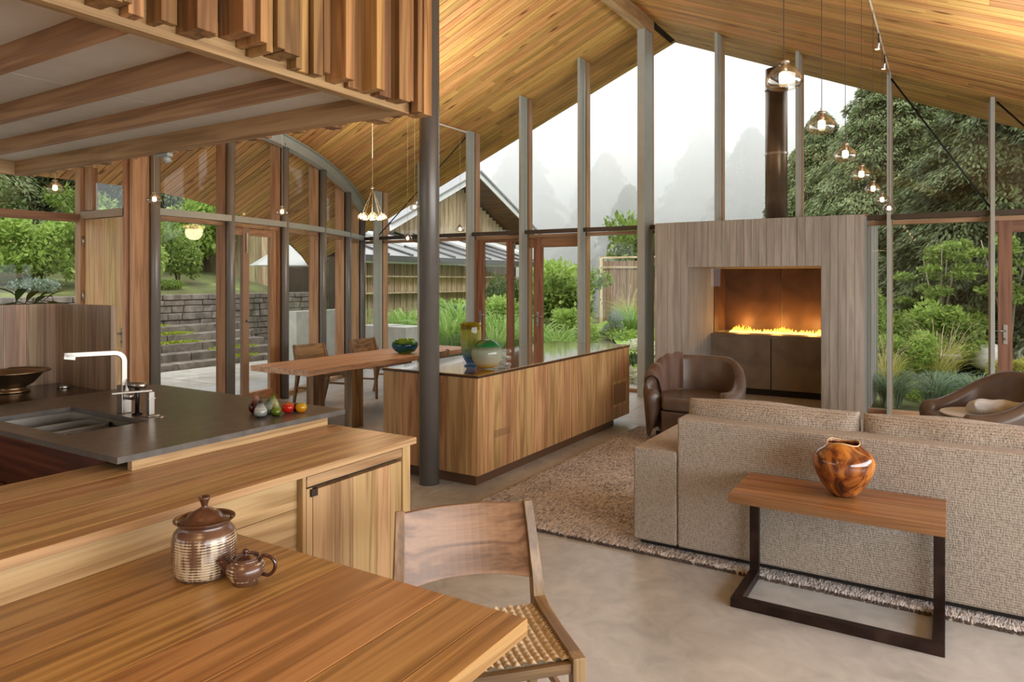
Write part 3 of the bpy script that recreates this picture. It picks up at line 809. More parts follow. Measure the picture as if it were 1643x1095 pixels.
def mat_flame():
    m = bpy.data.materials.new('flame'); m.use_nodes = True
    nt = m.node_tree; nt.nodes.clear()
    o = N(nt, 'ShaderNodeOutputMaterial'); e = N(nt, 'ShaderNodeEmission'); t = N(nt, 'ShaderNodeBsdfTransparent')
    tc = N(nt, 'ShaderNodeTexCoord'); s = N(nt, 'ShaderNodeSeparateXYZ')
    nt.links.new(tc.outputs['Object'], s.inputs[0])
    mr = N(nt, 'ShaderNodeMapRange'); mr.inputs['From Min'].default_value = 0.0; mr.inputs['From Max'].default_value = .22
    nt.links.new(s.outputs['Z'], mr.inputs['Value'])
    r = ramp(nt, [(0, lin((255, 236, 150))), (.35, lin((255, 196, 70))), (.75, lin((255, 130, 20))), (1, lin((230, 80, 10)))])
    nt.links.new(mr.outputs[0], r.inputs[0]); nt.links.new(r.outputs[0], e.inputs[0])
    e.inputs[1].default_value = 2.2
    r2 = ramp(nt, [(0, (.0, .0, .0, 1)), (.5, (.25, .25, .25, 1)), (1, (.85, .85, .85, 1))])
    nt.links.new(mr.outputs[0], r2.inputs[0])
    x = N(nt, 'ShaderNodeMixShader')
    nt.links.new(r2.outputs[0], x.inputs[0]); nt.links.new(e.outputs[0], x.inputs[1]); nt.links.new(t.outputs[0], x.inputs[2]); nt.links.new(x.outputs[0], o.inputs[0])
    return m
fm = MB(); rr = random.Random(9)
for i in range(330):
    x = rr.uniform(ox0 + .14, ox1 - .06); y = rr.uniform(10.47, 10.64)
    edge = .6 + .8 * max(0, (x - (ox1 - .35)) / .35) + .5 * math.exp(-((x - (ox0 + .30)) / .10) ** 2) + .35 * math.exp(-((x + 2.0) / .1) ** 2)
    h = rr.uniform(.06, .165) * edge; w = rr.uniform(.012, .028)
    ph = rr.uniform(0, 6); pts = []; rad = []
    for k in range(7):
        t = k / 6
        pts.append((x + .018 * math.sin(ph + 4 * t) * t + .02 * t, y + .01 * math.sin(ph * 2 + 5 * t) * t, .80 + h * t))
        rad.append(max(.0008, w * (0.55 + 1.2 * t) * (1 - t) ** .8))
    fm.tube(pts, rad, 6, cap=False)
fire = fm.build('gas_fire', mat_flame(), None, org=(-2.07, 10.55, .80), smooth=True)
tag(fire, 'row of low orange gas flames burning in the concrete fireplace', 'fire', kind='thing')
def point(name, loc, e, c, r_=.1):
    l = bpy.data.lights.new(name, 'POINT'); l.energy = e; l.color = c; l.shadow_soft_size = r_
    o = bpy.data.objects.new(name, l); COL.objects.link(o); o.location = loc
for x in (-2.55, -2.07, -1.6):
    point('firelight', (x, 10.56, 0.95), 5.5, (1.0, .42, .10), .07)
# flue pipe behind the glass
fo = MB().tube([(-2.07, 10.50, 2.361), (-2.07, 10.50, 4.60)], .15, 40).build('flue_pipe', mat_ramp_noise('flue_bronze', [(0.3, (88, 72, 58)), (.7, (120, 100, 82))], nscale=2, rough=.35, metal=.6), None, smooth=True)
tag(fo, 'tall bronze flue pipe rising behind the glass above the fireplace', 'flue')
for z in (2.42, 3.38, 4.3):
    MB().lathe([(.151, 0), (.158, 0), (.158, .03), (.151, .03)], (-2.07, 10.50, z), 40, False).build('band', CHROME(), fo)

# ---- slatted canopy over the kitchen
cn = tag(empty('slatted_canopy', (-4.1, 1.2, 2.4)), 'timber canopy with white panels, beams and vertical slats hanging over the kitchen', 'canopy')
bwx, bwy = beamwood('x'), beamwood('y')
cx0, cx1, cy0, cy1 = -6.05, -2.2, -.6, 2.62
wpan = mat_plain('white_soffit_panel', (228, 225, 216), .7, 0, .03)
for i, yb in enumerate((-.39, .03, .45, .87, 1.29, 1.71, 2.13)):
    bx('beam', (cx0 + .06, cx1 - .05, yb - .025, yb + .025, 2.415, 2.515), bwx, cn, .002)
bx('end_beam', (cx0, cx1, 2.55, 2.62, 2.40, 2.515), bwx, cn, .002)
bx('edge_beam', (cx1 - .055, cx1, cy0, 2.55, 2.40, 2.515), bwy, cn, .002)
bx('far_edge_beam', (cx0, cx0 + .06, cy0, 2.55, 2.40, 2.515), bwy, cn, .002)
ex = [cx0, -4.75, -3.45, cx1 - .02]
for i in range(3):
    bx('soffit_panel', (ex[i] + .003, ex[i + 1] - .003, cy0, 2.57, 2.50, 2.514), wpan, cn)
slm = slatwood('z')
rr = random.Random(21)
y = -.55; i = 0
while y < 2.60:
    w = rr.choice([.028, .03, .036, .05, .075])
    dpt = rr.choice([.03, .055, .085, .12, .14])
    zb = 2.425 + rr.choice([0, 0, .02, .035])
    if y + w > 2.66: break
    bx('slat', (cx1 + .002, cx1 + dpt, y, y + w, zb, 3.3), slm, cn, .0015, 1)
    y += w + rr.choice([.004, .012, .022, .038])
x = cx1 - .02
while x > cx0:
    w = rr.choice([.03, .036, .05, .075]); dpt = rr.choice([.03, .055, .085, .12])
    bx('slat', (x - w, x, 2.622, 2.622 + dpt, 2.405 + rr.choice([0, .01, .02, .03]), 3.3), slm, cn, .0015, 1)
    x -= w + rr.choice([.004, .012, .022, .038])
bx('corner_slat', (cx1 - .03, cx1 + .075, 2.64, 2.70, 2.395, 3.3), slm, cn, .002)
bx('corner_slat', (cx1 + .03, cx1 + .07, 2.60, 2.635, 2.40, 3.3), slm, cn, .002)
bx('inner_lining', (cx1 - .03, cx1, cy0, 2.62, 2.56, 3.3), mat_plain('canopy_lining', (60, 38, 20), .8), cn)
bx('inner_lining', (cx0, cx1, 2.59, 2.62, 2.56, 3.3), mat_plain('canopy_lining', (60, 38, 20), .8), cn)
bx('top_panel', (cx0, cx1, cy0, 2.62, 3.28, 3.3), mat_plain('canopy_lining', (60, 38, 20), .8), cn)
for x in (-5.9, -2.35):
    for y in (-.4, 2.4):
        MB().tube([(x, y, 3.3), (x, y, roofz(x))], .012, 8).build('hanger_rod', st, cn)
# small spot on the end beam
sp = thing('spot_lamp', (-4.2, 2.60, 2.39), 'small grey spotlight clipped under the canopy end beam', 'spotlight')
MB().box(-4.25, -4.13, 2.60, 2.64, 2.375, 2.398).build('mount', STEEL(), sp, bevel=.004)
MB().tube([(-4.18, 2.62, 2.38), (-4.18, 2.64, 2.345)], .022, 14).build('head', STEEL(), sp, smooth=True)
# ================= KITCHEN AND NEAR TABLE =================
wx_, wy_, wz_ = walnut('x'), walnut('y'), walnut('z')
tx_, ty_, tz_ = teak('x'), teak('y'), teak('z')
def boards(parent, name, axis, a0, a1, b0, b1, z0, z1, widths, mats, gap=.0008, seed=1, bevel=.0015):
    """row of boards; axis = run direction; boards are stacked across the other axis"""
    rr = random.Random(seed); b = b0; i = 0
    while b < b1 - 1e-4:
        w = widths[i % len(widths)] * rr.uniform(.8, 1.2)
        e = min(b + w, b1)
        if b1 - e < .03: e = b1
        if axis == 'y': d = (b + gap, e - gap, a0, a1, z0, z1)
        else: d = (a0, a1, b + gap, e - gap, z0, z1)
        bx(name, d, mats, parent, bevel, 1)
        b = e; i += 1
def vboards(parent, name, plane, pos0, pos1, a0, a1, z0, z1, widths, mat, seed=1, gap=.0008):
    """upright boards on a face: plane 'x' = face perpendicular to X running along Y"""
    rr = random.Random(seed); b = a0; i = 0
    while b < a1 - 1e-4:
        w = widths[i % len(widths)] * rr.uniform(.75, 1.25); e = min(b + w, a1)
        if a1 - e < .03: e = a1
        d = (pos0, pos1, b + gap, e - gap, z0, z1) if plane == 'x' else (b + gap, e - gap, pos0, pos1, z0, z1)
        bx(name, d, mat, parent); b = e; i += 1

# dark stone worktop with sink cut-out
stone = mat_ramp_noise('honed_dark_stone', [(0.3, (82, 80, 77)), (0.55, (96, 93, 89)), (0.8, (110, 107, 102))], nscale=14, detail=6, rough=.28, spec=.5)
sx0, sx1, sy0, sy1 = -4.06, -3.33, 1.62, 2.0
wt_ = MB().box(-4.465, sx0, 1.52, 2.735, .885, .91).box(sx1, -2.74, 1.52, 2.735, .885, .91).box(sx0, sx1, 1.52, sy0, .885, .91).box(sx0, sx1, sy1, 2.735, .885, .91)
wt_ = wt_.build('stone_worktop', stone, None)
tag(wt_, 'honed dark grey stone worktop of the kitchen island around the sink', 'worktop')
isl = thing('island_cabinet', (-3.6, 2.1, 0), 'dark walnut island cabinet under the grey stone worktop', 'cabinet')
dkw = mat_wood('dark_walnut', (52, 28, 16), (84, 48, 28), (110, 66, 40), 'x', rough=.4, vary=.1)
bx('carcass', (-4.42, -2.965, 1.60, 2.70, .08, sy0 and .70), dkw, isl)
bx('top_rail', (-4.42, -2.965, 1.56, 1.60, .70, .883), dkw, isl)
bx('back_rail', (-4.42, -2.965, 2.66, 2.70, .70, .883), dkw, isl)
bx('side_rail', (-4.42, -4.38, 1.60, 2.66, .70, .883), dkw, isl)
bx('toe_kick', (-4.38, -3.0, 1.64, 2.66, 0, .08), mat_plain('toe_black', (30, 24, 20), .7), isl)
for k in range(2):
    xa = -4.41 + k * .72
    for j, (za, zb) in enumerate(((.10, .36), (.37, .63))):
        f = bx('drawer', (xa, xa + .71, 1.578, 1.598, za, zb), dkw, isl, .002)
        bx('drawer_pull', (xa + .2, xa + .5, 1.566, 1.578, zb - .02, zb - .008), dkw, f)
snk = thing('sink', (-3.7, 1.81, .7), 'undermounted steel sink with a sliding tray set into the stone worktop', 'sink')
ss = mat_plain('satin_stainless', (176, 170, 160), .3, 1.0, .04)
m = MB().box(sx0 - .008, sx0, sy0, sy1, .72, .884).box(sx1, sx1 + .008, sy0, sy1, .72, .884).box(sx0 - .008, sx1 + .008, sy0 - .008, sy0, .72, .884).box(sx0 - .008, sx1 + .008, sy1, sy1 + .008, .72, .884).box(sx0 - .008, sx1 + .008, sy0 - .008, sy1 + .008, .71, .72)
m.build('basin', ss, snk)
trm = MB().box(sx0 + .2, sx0 + .208, sy0 + .004, sy1 - .004, .79, .868).box(sx1 - .34, sx1 - .332, sy0 + .004, sy1 - .004, .79, .868).box(sx0 + .2, sx1 - .332, sy0 + .004, sy0 + .012, .79, .868).box(sx0 + .2, sx1 - .332, sy1 - .012, sy1 - .004, .79, .868).box(sx0 + .2, sx1 - .332, sy0 + .004, sy1 - .004, .785, .79)
trm.build('tray', ss, snk)
for k in range(5):
    bx('drain_slat', (sx1 - .32 + k * .022, sx1 - .306 + k * .022, sy0 + .01, sy1 - .01, .845, .855), mat_plain('black_plastic', (30, 30, 30), .4), snk)
bx('wood_ledge', (sx1 - .19, sx1 - .004, sy0 + .006, sy1 - .006, .845, .862), teak('y'), snk, .002)

# taps
fc = thing('kitchen_faucet', (-3.65, 2.06, .91), 'tall brushed nickel faucet with a square arm reaching over the sink', 'faucet')
ni = CHROME()
bx('body', (-3.676, -3.624, 2.034, 2.086, .91, 1.055), ni, fc, .003)
mb = MB()
P0 = Vector((-3.65, 2.06, 1.05)); dr = Vector((-.40, -.92, 0)).normalized()
pts = [P0, P0 + Vector((0, 0, .13))]
for k in range(1, 7):
    a = k / 6 * math.pi / 2
    pts.append(P0 + Vector((0, 0, .13)) + dr * .045 * (1 - math.cos(a)) + Vector((0, 0, .045 * math.sin(a))))
pts.append(pts[-1] + dr * .22)
side = dr.cross(Vector((0, 0, 1))); vs = []
for i, p in enumerate(pts):
    t = (pts[min(i + 1, len(pts) - 1)] - pts[max(i - 1, 0)]).normalized(); n = side.cross(t)
    for a, b in ((-.015, -.013), (.015, -.013), (.015, .013), (-.015, .013)):
        vs.append(p + side * a + n * b)
fs = [(i * 4 + k, i * 4 + (k + 1) % 4, (i + 1) * 4 + (k + 1) % 4, (i + 1) * 4 + k) for i in range(len(pts) - 1) for k in range(4)] + [(0, 1, 2, 3), tuple(len(vs) - 4 + i for i in (3, 2, 1, 0))]
MB().raw(vs, fs).build('spout', ni, fc, bevel=.003)
e = pts[-1]
MB().bar(e - dr * .0 - Vector((0, 0, .004)), e - dr * .05 - Vector((0, 0, .012)), .03, .032).build('nozzle', ni, fc, bevel=.002)
MB().tube([(-3.622, 2.06, 1.0), (-3.575, 2.06, 1.0)], .019, 16).build('valve', ni, fc, smooth=True)
MB().bar((-3.585, 2.06, 1.005), (-3.615, 2.06, 1.085), .012, .006).build('lever', mat_plain('dark_lever', (70, 64, 58), .3, .8), fc, bevel=.001)
sp2 = thing('spray_tap', (-3.54, 2.065, .91), 'pull-out spray with a cylindrical head beside the tall faucet', 'faucet')
MB().lathe([(.026, 0), (.026, .008), (.012, .012), (.012, .13), (.013, .14)], (-3.54, 2.065, .91), 20).build('stem', mat_plain('black_lever2', (26, 24, 24), .25, .7), sp2, smooth=True)
MB().tube([(-3.578, 2.045, 1.06), (-3.502, 2.085, 1.06)], .017, 16).build('head', ni, sp2, smooth=True)
ft = thing('filter_tap', (-3.44, 2.07, .91), 'small square nickel filter tap right of the tall faucet', 'faucet')
bx('base', (-3.475, -3.405, 2.045, 2.105, .91, .918), ni, ft, .002)
bx('post', (-3.455, -3.425, 2.06, 2.09, .918, 1.035), ni, ft, .003)
bx('collar', (-3.459, -3.421, 2.056, 2.094, .998, 1.004), ni, ft, .001)
MB().bar((-3.44, 2.085, 1.04), (-3.53, 1.93, 1.036), .022, .010).build('spout', ni, ft, bevel=.002)
bt = MB().lathe([(.018, 0), (.020, .003), (.018, .007), (.008, .009), (.0, .009)], (-3.36, 2.08, .91), 24).build('air_button', ni, None, smooth=True)
tag(bt, 'round nickel push button on the stone next to the filter tap', 'button')

# blown glass pears on the stone
def pear(x, y, s, stops, label, tilt=0, lie=0, opq=.75, name='glass_pear'):
    prof = [(.001, 0), (.018, .001), (.027, .010), (.030, .022), (.027, .036), (.019, .050), (.014, .060), (.012, .068), (.007, .074), (.001, .076)]
    if name == 'glass_apple':
        prof = [(.001, .004), (.016, .0), (.028, .010), (.034, .026), (.032, .042), (.022, .052), (.010, .053), (.001, .048)]
    prof = [(a * s, b * s) for a, b in prof]
    g = mat_artglass('pear_' + label[:24], stops, .076 * s, opaque=opq, streak=.9)
    o = MB().lathe(prof, (0, 0, 0), 24).build(name, g, None, org=(0, 0, 0), smooth=True)
    o.location = (x, y, .91 + (.026 * s if lie else .001))
    o.rotation_euler = (R(lie), R(tilt), R(lie * .7))
    WL[o.name] = Vector(o.location)
    st_ = MB().tube([(0, 0, prof[-1][1] - .001), (.002, 0, prof[-1][1] + .009 * s), (.006, 0, prof[-1][1] + .014 * s)], .0022, 6).build('stalk', g, None, org=(0, 0, 0), smooth=True)
    st_.parent = o; st_.location = (0, 0, 0)
    tag(o, label, 'glass fruit', 'glass fruit on the worktop')
def stone_at(px, py, z=.91):
    t = (1.6 - z) * 1130 / (py - 450); u = (px - 821.5) / 1130
    return t * (-.5257 + .8507 * u), t * (.8507 + .5257 * u)
for (px, py, s, st1, lb, lie, nm) in [
    (410, 663, 1.18, [(0, (120, 20, 30)), (.5, (80, 10, 24)), (1, (190, 150, 140))], 'dark red blown glass pear, leftmost on the worktop', 0, 'glass_pear'),
    (418, 670, 1.10, [(0, (20, 26, 34)), (.5, (230, 235, 230)), (1, (40, 50, 60))], 'black and white speckled glass pear in front of the dark red one', 0, 'glass_pear'),
    (431, 664, .92, [(0, (30, 60, 60)), (.5, (190, 210, 200)), (1, (60, 90, 80))], 'small grey-green glass pear between the black and green ones', 0, 'glass_pear'),
    (438, 661, 1.12, [(0, (150, 180, 60)), (.5, (220, 225, 190)), (1, (120, 140, 40))], 'pale green speckled glass pear standing behind the olive one', 0, 'glass_pear'),
    (443, 668, .92, [(0, (40, 60, 10)), (.5, (130, 150, 30)), (1, (230, 235, 190))], 'olive green marbled glass pear at the front of the group', 0, 'glass_pear'),
    (462, 663, .92, [(0, (170, 20, 20)), (.5, (230, 60, 30)), (1, (250, 180, 80))], 'red glass apple right of the green pears', 0, 'glass_apple'),
    (474, 660, .72, [(0, (40, 10, 30)), (.5, (70, 20, 50)), (1, (150, 60, 90))], 'dark plum glass apple between the red and yellow ones', 0, 'glass_apple'),
    (483, 662, .86, [(0, (220, 130, 20)), (.5, (240, 200, 40)), (1, (180, 190, 60))], 'yellow and orange marbled glass apple, rightmost of the fruit', 0, 'glass_apple')]:
    X, Y = stone_at(px, py); pear(X, Y, s, st1, lb, 0, lie, name=nm)

# back counter with timber upstand, bowl, disc
bc_ = thing('back_counter', (-5.0, 1.2, 0), 'dark back counter running behind the island on the left', 'counter')
dst = mat_ramp_noise('polished_brown_top', [(0.3, (52, 36, 26)), (0.6, (74, 52, 38)), (.8, (92, 68, 50))], nscale=6, rough=.18)
bx('top', (-5.17, -4.47, -.4, 2.445, .875, .90), dst, bc_, .002)
bx('carcass', (-5.17, -4.50, -.38, 2.44, .1, .874), dkw, bc_)
bx('toe_kick', (-5.12, -4.55, -.3, 2.40, 0, .1), mat_plain('toe_black', (30, 24, 20), .7), bc_)
up = thing('timber_upstand', (-5.19, 1.6, 0), 'L-shaped screen of wide upright walnut boards behind the back counter', 'screen')
gz = greywood('z')
vboards(up, 'board', 'x', -5.205, -5.172, -.4, 2.478, .0, 1.44, [.11, .15, .12, .09], gz, 4)
vboards(up, 'wing_board', 'y', 2.45, 2.483, -5.170, -4.49, .0, 1.44, [.15, .13, .16, .12], gz, 8)
bw_ = thing('metal_bowl', (-4.98, 2.10, .90), 'wide bronze metal bowl with flared rim and foot on the back counter', 'bowl')
bmz = mat_plain('bronze_metal', (150, 128, 100), .28, .95, .1, 5)
MB().lathe([(.09, 0), (.102, .004), (.10, .012), (.082, .022), (.08, .032), (.12, .055), (.158, .10), (.172, .118), (.205, .128), (.207, .133), (.17, .124), (.152, .104), (.11, .06), (.06, .045), (.001, .042)], (-4.98, 2.10, .90), 48).build('bowl_body', bmz, bw_, smooth=True)
MB().tube([(-4.98 + .207 * math.cos(t * math.pi / 24), 2.10 + .207 * math.sin(t * math.pi / 24), 1.031) for t in range(49)], .0045, 8, cap=False).build('rim', bmz, bw_, smooth=True)
dc = MB().lathe([(.035, 0), (.037, .004), (.035, .018), (.030, .022), (.001, .022)], (-4.88, 2.36, .90), 28).build('small_tin', CHROME(), None, smooth=True)
tag(dc, 'small round silver tin on the back counter near the corner of the screen', 'tin')

# timber bar counter
bar = thing('bar_counter', (-2.58, .8, 0), 'long elm bar counter with a cupboard door at its end', 'bar counter')
bn = thing
boards(bar, 'top_board', 'y', -1.6, 2.64, -2.955, -2.17, .815, .845, [.13, .11, .15, .12, .10, .14], ty_, seed=3)
bx('end_post', (-2.775, -2.745, 1.58, 2.615, .846, .884), ty_, bar)
bx('back_panel', (-2.95, -2.93, -1.6, 1.55, 0, .814), wz_, bar)
bx('core', (-2.93, -2.26, -1.6, 2.50, .06, .812), mat_plain('core_dark', (30, 26, 22), .9), bar)
bx('toe_kick', (-2.90, -2.28, -1.6, 2.52, 0, .06), mat_plain('toe_black', (30, 24, 20), .7), bar)
for (za, zb) in ((.06, .40), (.402, .68), (.682, .812)):
    bx('front_board', (-2.258, -2.225, -1.6, 1.955, za, zb), ty_, bar, .001, 1)
vboards(bar, 'end_board', 'y', 2.502, 2.60, -2.93, -2.235, .04, .812, [.16, .14, .12], tz_, 5)
bx('corner_stile', (-2.234, -2.190, 2.560, 2.615, .04, .812), tz_, bar, .001)
bx('hinge_stile', (-2.245, -2.195, 1.958, 1.975, .04, .812), tz_, bar, .001)
bx('door_backing', (-2.258, -2.235, 1.975, 2.56, .05, .812), mat_plain('shadow_gap', (30, 24, 18), .8), bar)  # backing coloured dark as the shade in the gaps around the door
bx('drawer_rail', (-2.234, -2.192, 1.978, 2.557, .765, .806), ty_, bar, .001)
dr_ = empty('cupboard_door', (-2.21, 2.27, .4), bar)
vboards(dr_, 'door_board', 'x', -2.234, -2.195, 2.012, 2.556, .06, .745, [.12, .10, .14, .11], tz_, 12)
bx('door_lip', (-2.234, -2.196, 1.979, 2.010, .06, .756), tz_, dr_, .001)
bx('finger_pull', (-2.200, -2.186, 1.996, 2.03, .722, .752), mat_plain('painted_recess_shade', (44, 26, 14), .7), dr_)  # solid block, its dark colour stands for shade inside the pull notch

# near table
nt_ = thing('near_table', (-1.57, .5, 0), 'large oiled elm table in the near foreground against the bar counter', 'table')
boards(nt_, 'table_board', 'y', -1.0, 1.615, -2.222, -.948, .655, .70, [.20, .17, .23, .18, .21], table_teak('y'), seed=14, bevel=.002)
for y in (1.15, -.6):
    bx('leg', (-1.20, -1.10, y, y + .1, 0, .654), tz_, nt_, .003)
    bx('leg', (-2.14, -2.04, y, y + .1, 0, .654), tz_, nt_, .003)
bx('apron', (-1.165, -1.135, -.5, 1.15, .56, .654), ty_, nt_)
bx('apron', (-2.105, -2.075, -.5, 1.15, .56, .654), ty_, nt_)

# stoneware jar
def mat_stoneware(name, seed, zlo, zhi):
    m, nt, p = newmat(name)
    tc = N(nt, 'ShaderNodeTexCoord'); sx = N(nt, 'ShaderNodeSeparateXYZ'); nt.links.new(tc.outputs['Object'], sx.inputs[0])
    mp = N(nt, 'ShaderNodeMapping'); mp.inputs['Location'].default_value = (seed, seed * .7, 0); mp.inputs['Scale'].default_value = (11, 11, 5)
    nt.links.new(tc.outputs['Object'], mp.inputs[0])
    n1 = N(nt, 'ShaderNodeTexNoise'); n1.inputs['Scale'].default_value = 1.0; n1.inputs['Detail'].default_value = 3
    nt.links.new(mp.outputs[0], n1.inputs['Vector'])
    # streaky runs
    mp2 = N(nt, 'ShaderNodeMapping'); mp2.inputs['Scale'].default_value = (75, 75, 10); nt.links.new(tc.outputs['Object'], mp2.inputs[0])
    n2 = N(nt, 'ShaderNodeTexNoise'); n2.inputs['Scale'].default_value = 1.0; n2.inputs['Detail'].default_value = 1; nt.links.new(mp2.outputs[0], n2.inputs['Vector'])
    wv = N(nt, 'ShaderNodeMath', operation='SINE'); ms = N(nt, 'ShaderNodeMath', operation='MULTIPLY'); ms.inputs[1].default_value = 2 * math.pi / .0085
    nt.links.new(sx.outputs['Z'], ms.inputs[0]); nt.links.new(ms.outputs[0], wv.inputs[0])
    a = N(nt, 'ShaderNodeMath', operation='MULTIPLY_ADD'); a.inputs[1].default_value = .07; nt.links.new(wv.outputs[0], a.inputs[0]); nt.links.new(n1.outputs[0], a.inputs[2])
    b = N(nt, 'ShaderNodeMath', operation='MULTIPLY_ADD'); b.inputs[1].default_value = .55; nt.links.new(n2.outputs[0], b.inputs[0]); nt.links.new(a.outputs[0], b.inputs[2])
    r = ramp(nt, [(.70, (0, 0, 0, 1)), (.80, (1, 1, 1, 1))]); nt.links.new(b.outputs[0], r.inputs[0])
    zr = ramp(nt, [(0, (0, 0, 0, 1)), (.06, (1, 1, 1, 1)), (.80, (1, 1, 1, 1)), (.9, (0, 0, 0, 1))])
    mr = N(nt, 'ShaderNodeMapRange'); mr.inputs['From Min'].default_value = zlo; mr.inputs['From Max'].default_value = zhi
    nt.links.new(sx.outputs['Z'], mr.inputs['Value']); nt.links.new(mr.outputs[0], zr.inputs[0])
    mm = N(nt, 'ShaderNodeMath', operation='MULTIPLY'); nt.links.new(r.outputs[0], mm.inputs[0]); nt.links.new(zr.outputs[0], mm.inputs[1])
    mx = N(nt, 'ShaderNodeMix', data_type='RGBA'); nt.links.new(mm.outputs[0], mx.inputs[0])
    mx.inputs[6].default_value = lin((96, 68, 54)); mx.inputs[7].default_value = lin((190, 176, 150))
    nt.links.new(mx.outputs[2], p.inputs['Base Color'])
    p.inputs['Roughness'].default_value = .26; p.inputs['Coat Weight'].default_value = .4; p.inputs['Coat Roughness'].default_value = .1
    return m
jx, jy = stone_at(328, 921, .70)
jar = thing('stoneware_jar', (jx, jy, .70), 'lidded brown stoneware jar with ribbed body and pale glaze on the near table', 'jar')
sw = mat_stoneware('brown_stoneware', 3.3, .0, .15)
dk = mat_ramp_noise('dark_glaze', [(0.3, (60, 36, 26)), (.6, (92, 60, 42)), (.8, (120, 84, 60))], nscale=12, rough=.22, coat=.5)
prof = [(.078, 0), (.084, .004), (.086, .012)]
for k in range(44):
    z = .012 + k * .0026
    base = .090 + .011 * math.sin(min(1, (z) / .10) * math.pi * .62)
    prof.append((base + .0012 * math.sin(2 * math.pi * z / .0085), z))
prof += [(.099, .135), (.094, .148), (.084, .158), (.079, .164), (.079, .172)]
JS = .92
prof = [(a * JS, b * JS) for a, b in prof]
MB().lathe(prof, (jx, jy, .70), 56).build('jar_body', sw, jar, org=(jx, jy, .70), smooth=True)
MB().lathe([(a * JS, b * JS) for a, b in [(.079, .171), (.088, .178), (.0955, .184), (.097, .187), (.0945, .188), (.085, .183), (.080, .178)]], (jx, jy, .70), 56, False).build('jar_rim', dk, jar, smooth=True)
lid = MB().lathe([(a * JS, b * JS) for a, b in [(.082, .179), (.078, .183), (.060, .186), (.054, .196), (.040, .208), (.022, .217), (.012, .220), (.010, .228), (.013, .240), (.018, .250), (.020, .257), (.016, .258), (.008, .252), (.001, .250)]], (jx, jy, .70), 48).build('lid', dk, jar, smooth=True)
# teapot
tx, ty = stone_at(394, 936, .70)
tp = thing('teapot', (tx, ty, .70), 'small dark brown teapot with pale glaze splash beside the lidded jar', 'teapot')
sw2 = mat_stoneware('teapot_stoneware', 9.1, .012, .085)
for _n in sw2.node_tree.nodes:
    if _n.type == 'VALTORGB' and abs(_n.color_ramp.elements[0].position - .70) < .01:
        _n.color_ramp.elements[0].position = .82; _n.color_ramp.elements[1].position = .90
TS = .90
MB().lathe([(a * TS, b * TS) for a, b in [(.036, 0), (.040, .003), (.050, .020), (.061, .040), (.062, .052), (.056, .066), (.046, .074), (.042, .078), (.042, .086), (.046, .089), (.043, .089), (.040, .084)]], (tx, ty, .70), 40).build('pot_body', sw2, tp, org=(tx, ty, .70), smooth=True)
dk2 = mat_plain('plum_glaze', (66, 34, 30), .16, 0, .1, coat=.6)
MB().lathe([(a * TS, b * TS) for a, b in [(.041, .083), (.034, .084), (.020, .088), (.008, .092), (.006, .097), (.010, .103), (.010, .109), (.005, .113), (.001, .114)]], (tx, ty, .70), 32).build('lid', dk2, tp, smooth=True)
rt = Vector((.8507, .5257, 0)); fw = Vector((-.5257, .8507, 0)); UP = Vector((0, 0, 1)); c = Vector((tx, ty, .70))
MB().tube([c + (-rt * .040 + UP * .032) * TS, c + (-rt * .062 + UP * .048) * TS, c + (-rt * .078 + UP * .066) * TS, c + (-rt * .088 + UP * .076) * TS], [.020 * TS, .015 * TS, .011 * TS, .009 * TS], 14).build('spout', dk2, tp, smooth=True)
hp = []
for k in range(11):
    a = -math.pi * .40 + k / 10 * math.pi * .95
    hp.append(c + (rt * (.062 + .036 * math.cos(a)) + UP * (.058 + .032 * math.sin(a) * 1.05)) * TS)
hp = [c + (rt * .054 + UP * .030) * TS] + hp + [c + (rt * .046 + UP * .076) * TS]
MB().tube(hp, .0062 * TS, 10).build('handle', dk2, tp, smooth=True)

# potted plant behind the screen
pl = thing('potted_plant', (-5.85, 2.40, 0), 'tall potted plant whose dark leaves rise behind the timber screen', 'plant')
MB().lathe([(.14, 0), (.16, .02), (.20, .38), (.215, .42), (.20, .42), (.18, .36), (.001, .36)], (-5.85, 2.40, 0), 32).build('pot', mat_plain('clay_pot', (120, 84, 60), .7), pl, smooth=True)
stm = mat_plain('plant_stem', (70, 74, 40), .6); lf = mat_leaf('dark_house_leaf', (30, 44, 18), (60, 80, 34), trans=.2)
rr = random.Random(4)
for k in range(11):
    a = rr.uniform(0, 6.28); L = rr.uniform(.32, .6); h = rr.uniform(1.15, 1.42)
    p0 = Vector((-5.85, 2.40, .35)); p1 = p0 + Vector((math.cos(a) * .06, math.sin(a) * .06, h * .7)); p2 = p1 + Vector((math.cos(a) * L * .5, math.sin(a) * L * .5, .22)); p3 = p2 + Vector((math.cos(a) * L * .4, math.sin(a) * L * .4, -.02))
    s_ = MB().tube([p0, p1, p2, p3], [.012, .009, .005, .003], 6).build('stem', stm, pl, smooth=True)
    for (q, dvv) in ((p3, p3 - p2), (p2, p2 - p1), ((p2 + p3) / 2, (p3 - p2).cross(UP))):
        dvv = dvv.normalized(); sd = dvv.cross(UP).normalized()
        ll = rr.uniform(.18, .28)
        vs = []
        for j in range(6):
            t = j / 5; w = .035 * math.sin(math.pi * min(1, t * .96 + .04)); cc = q + dvv * ll * t - UP * .10 * t * t
            vs += [cc - sd * w + UP * w * .3, cc, cc + sd * w + UP * w * .3]
        fs = [(j * 3 + k2, j * 3 + k2 + 1, (j + 1) * 3 + k2 + 1, (j + 1) * 3 + k2) for j in range(5) for k2 in range(2)]
        MB().raw(vs, fs).build('leaf', lf, s_, smooth=True)

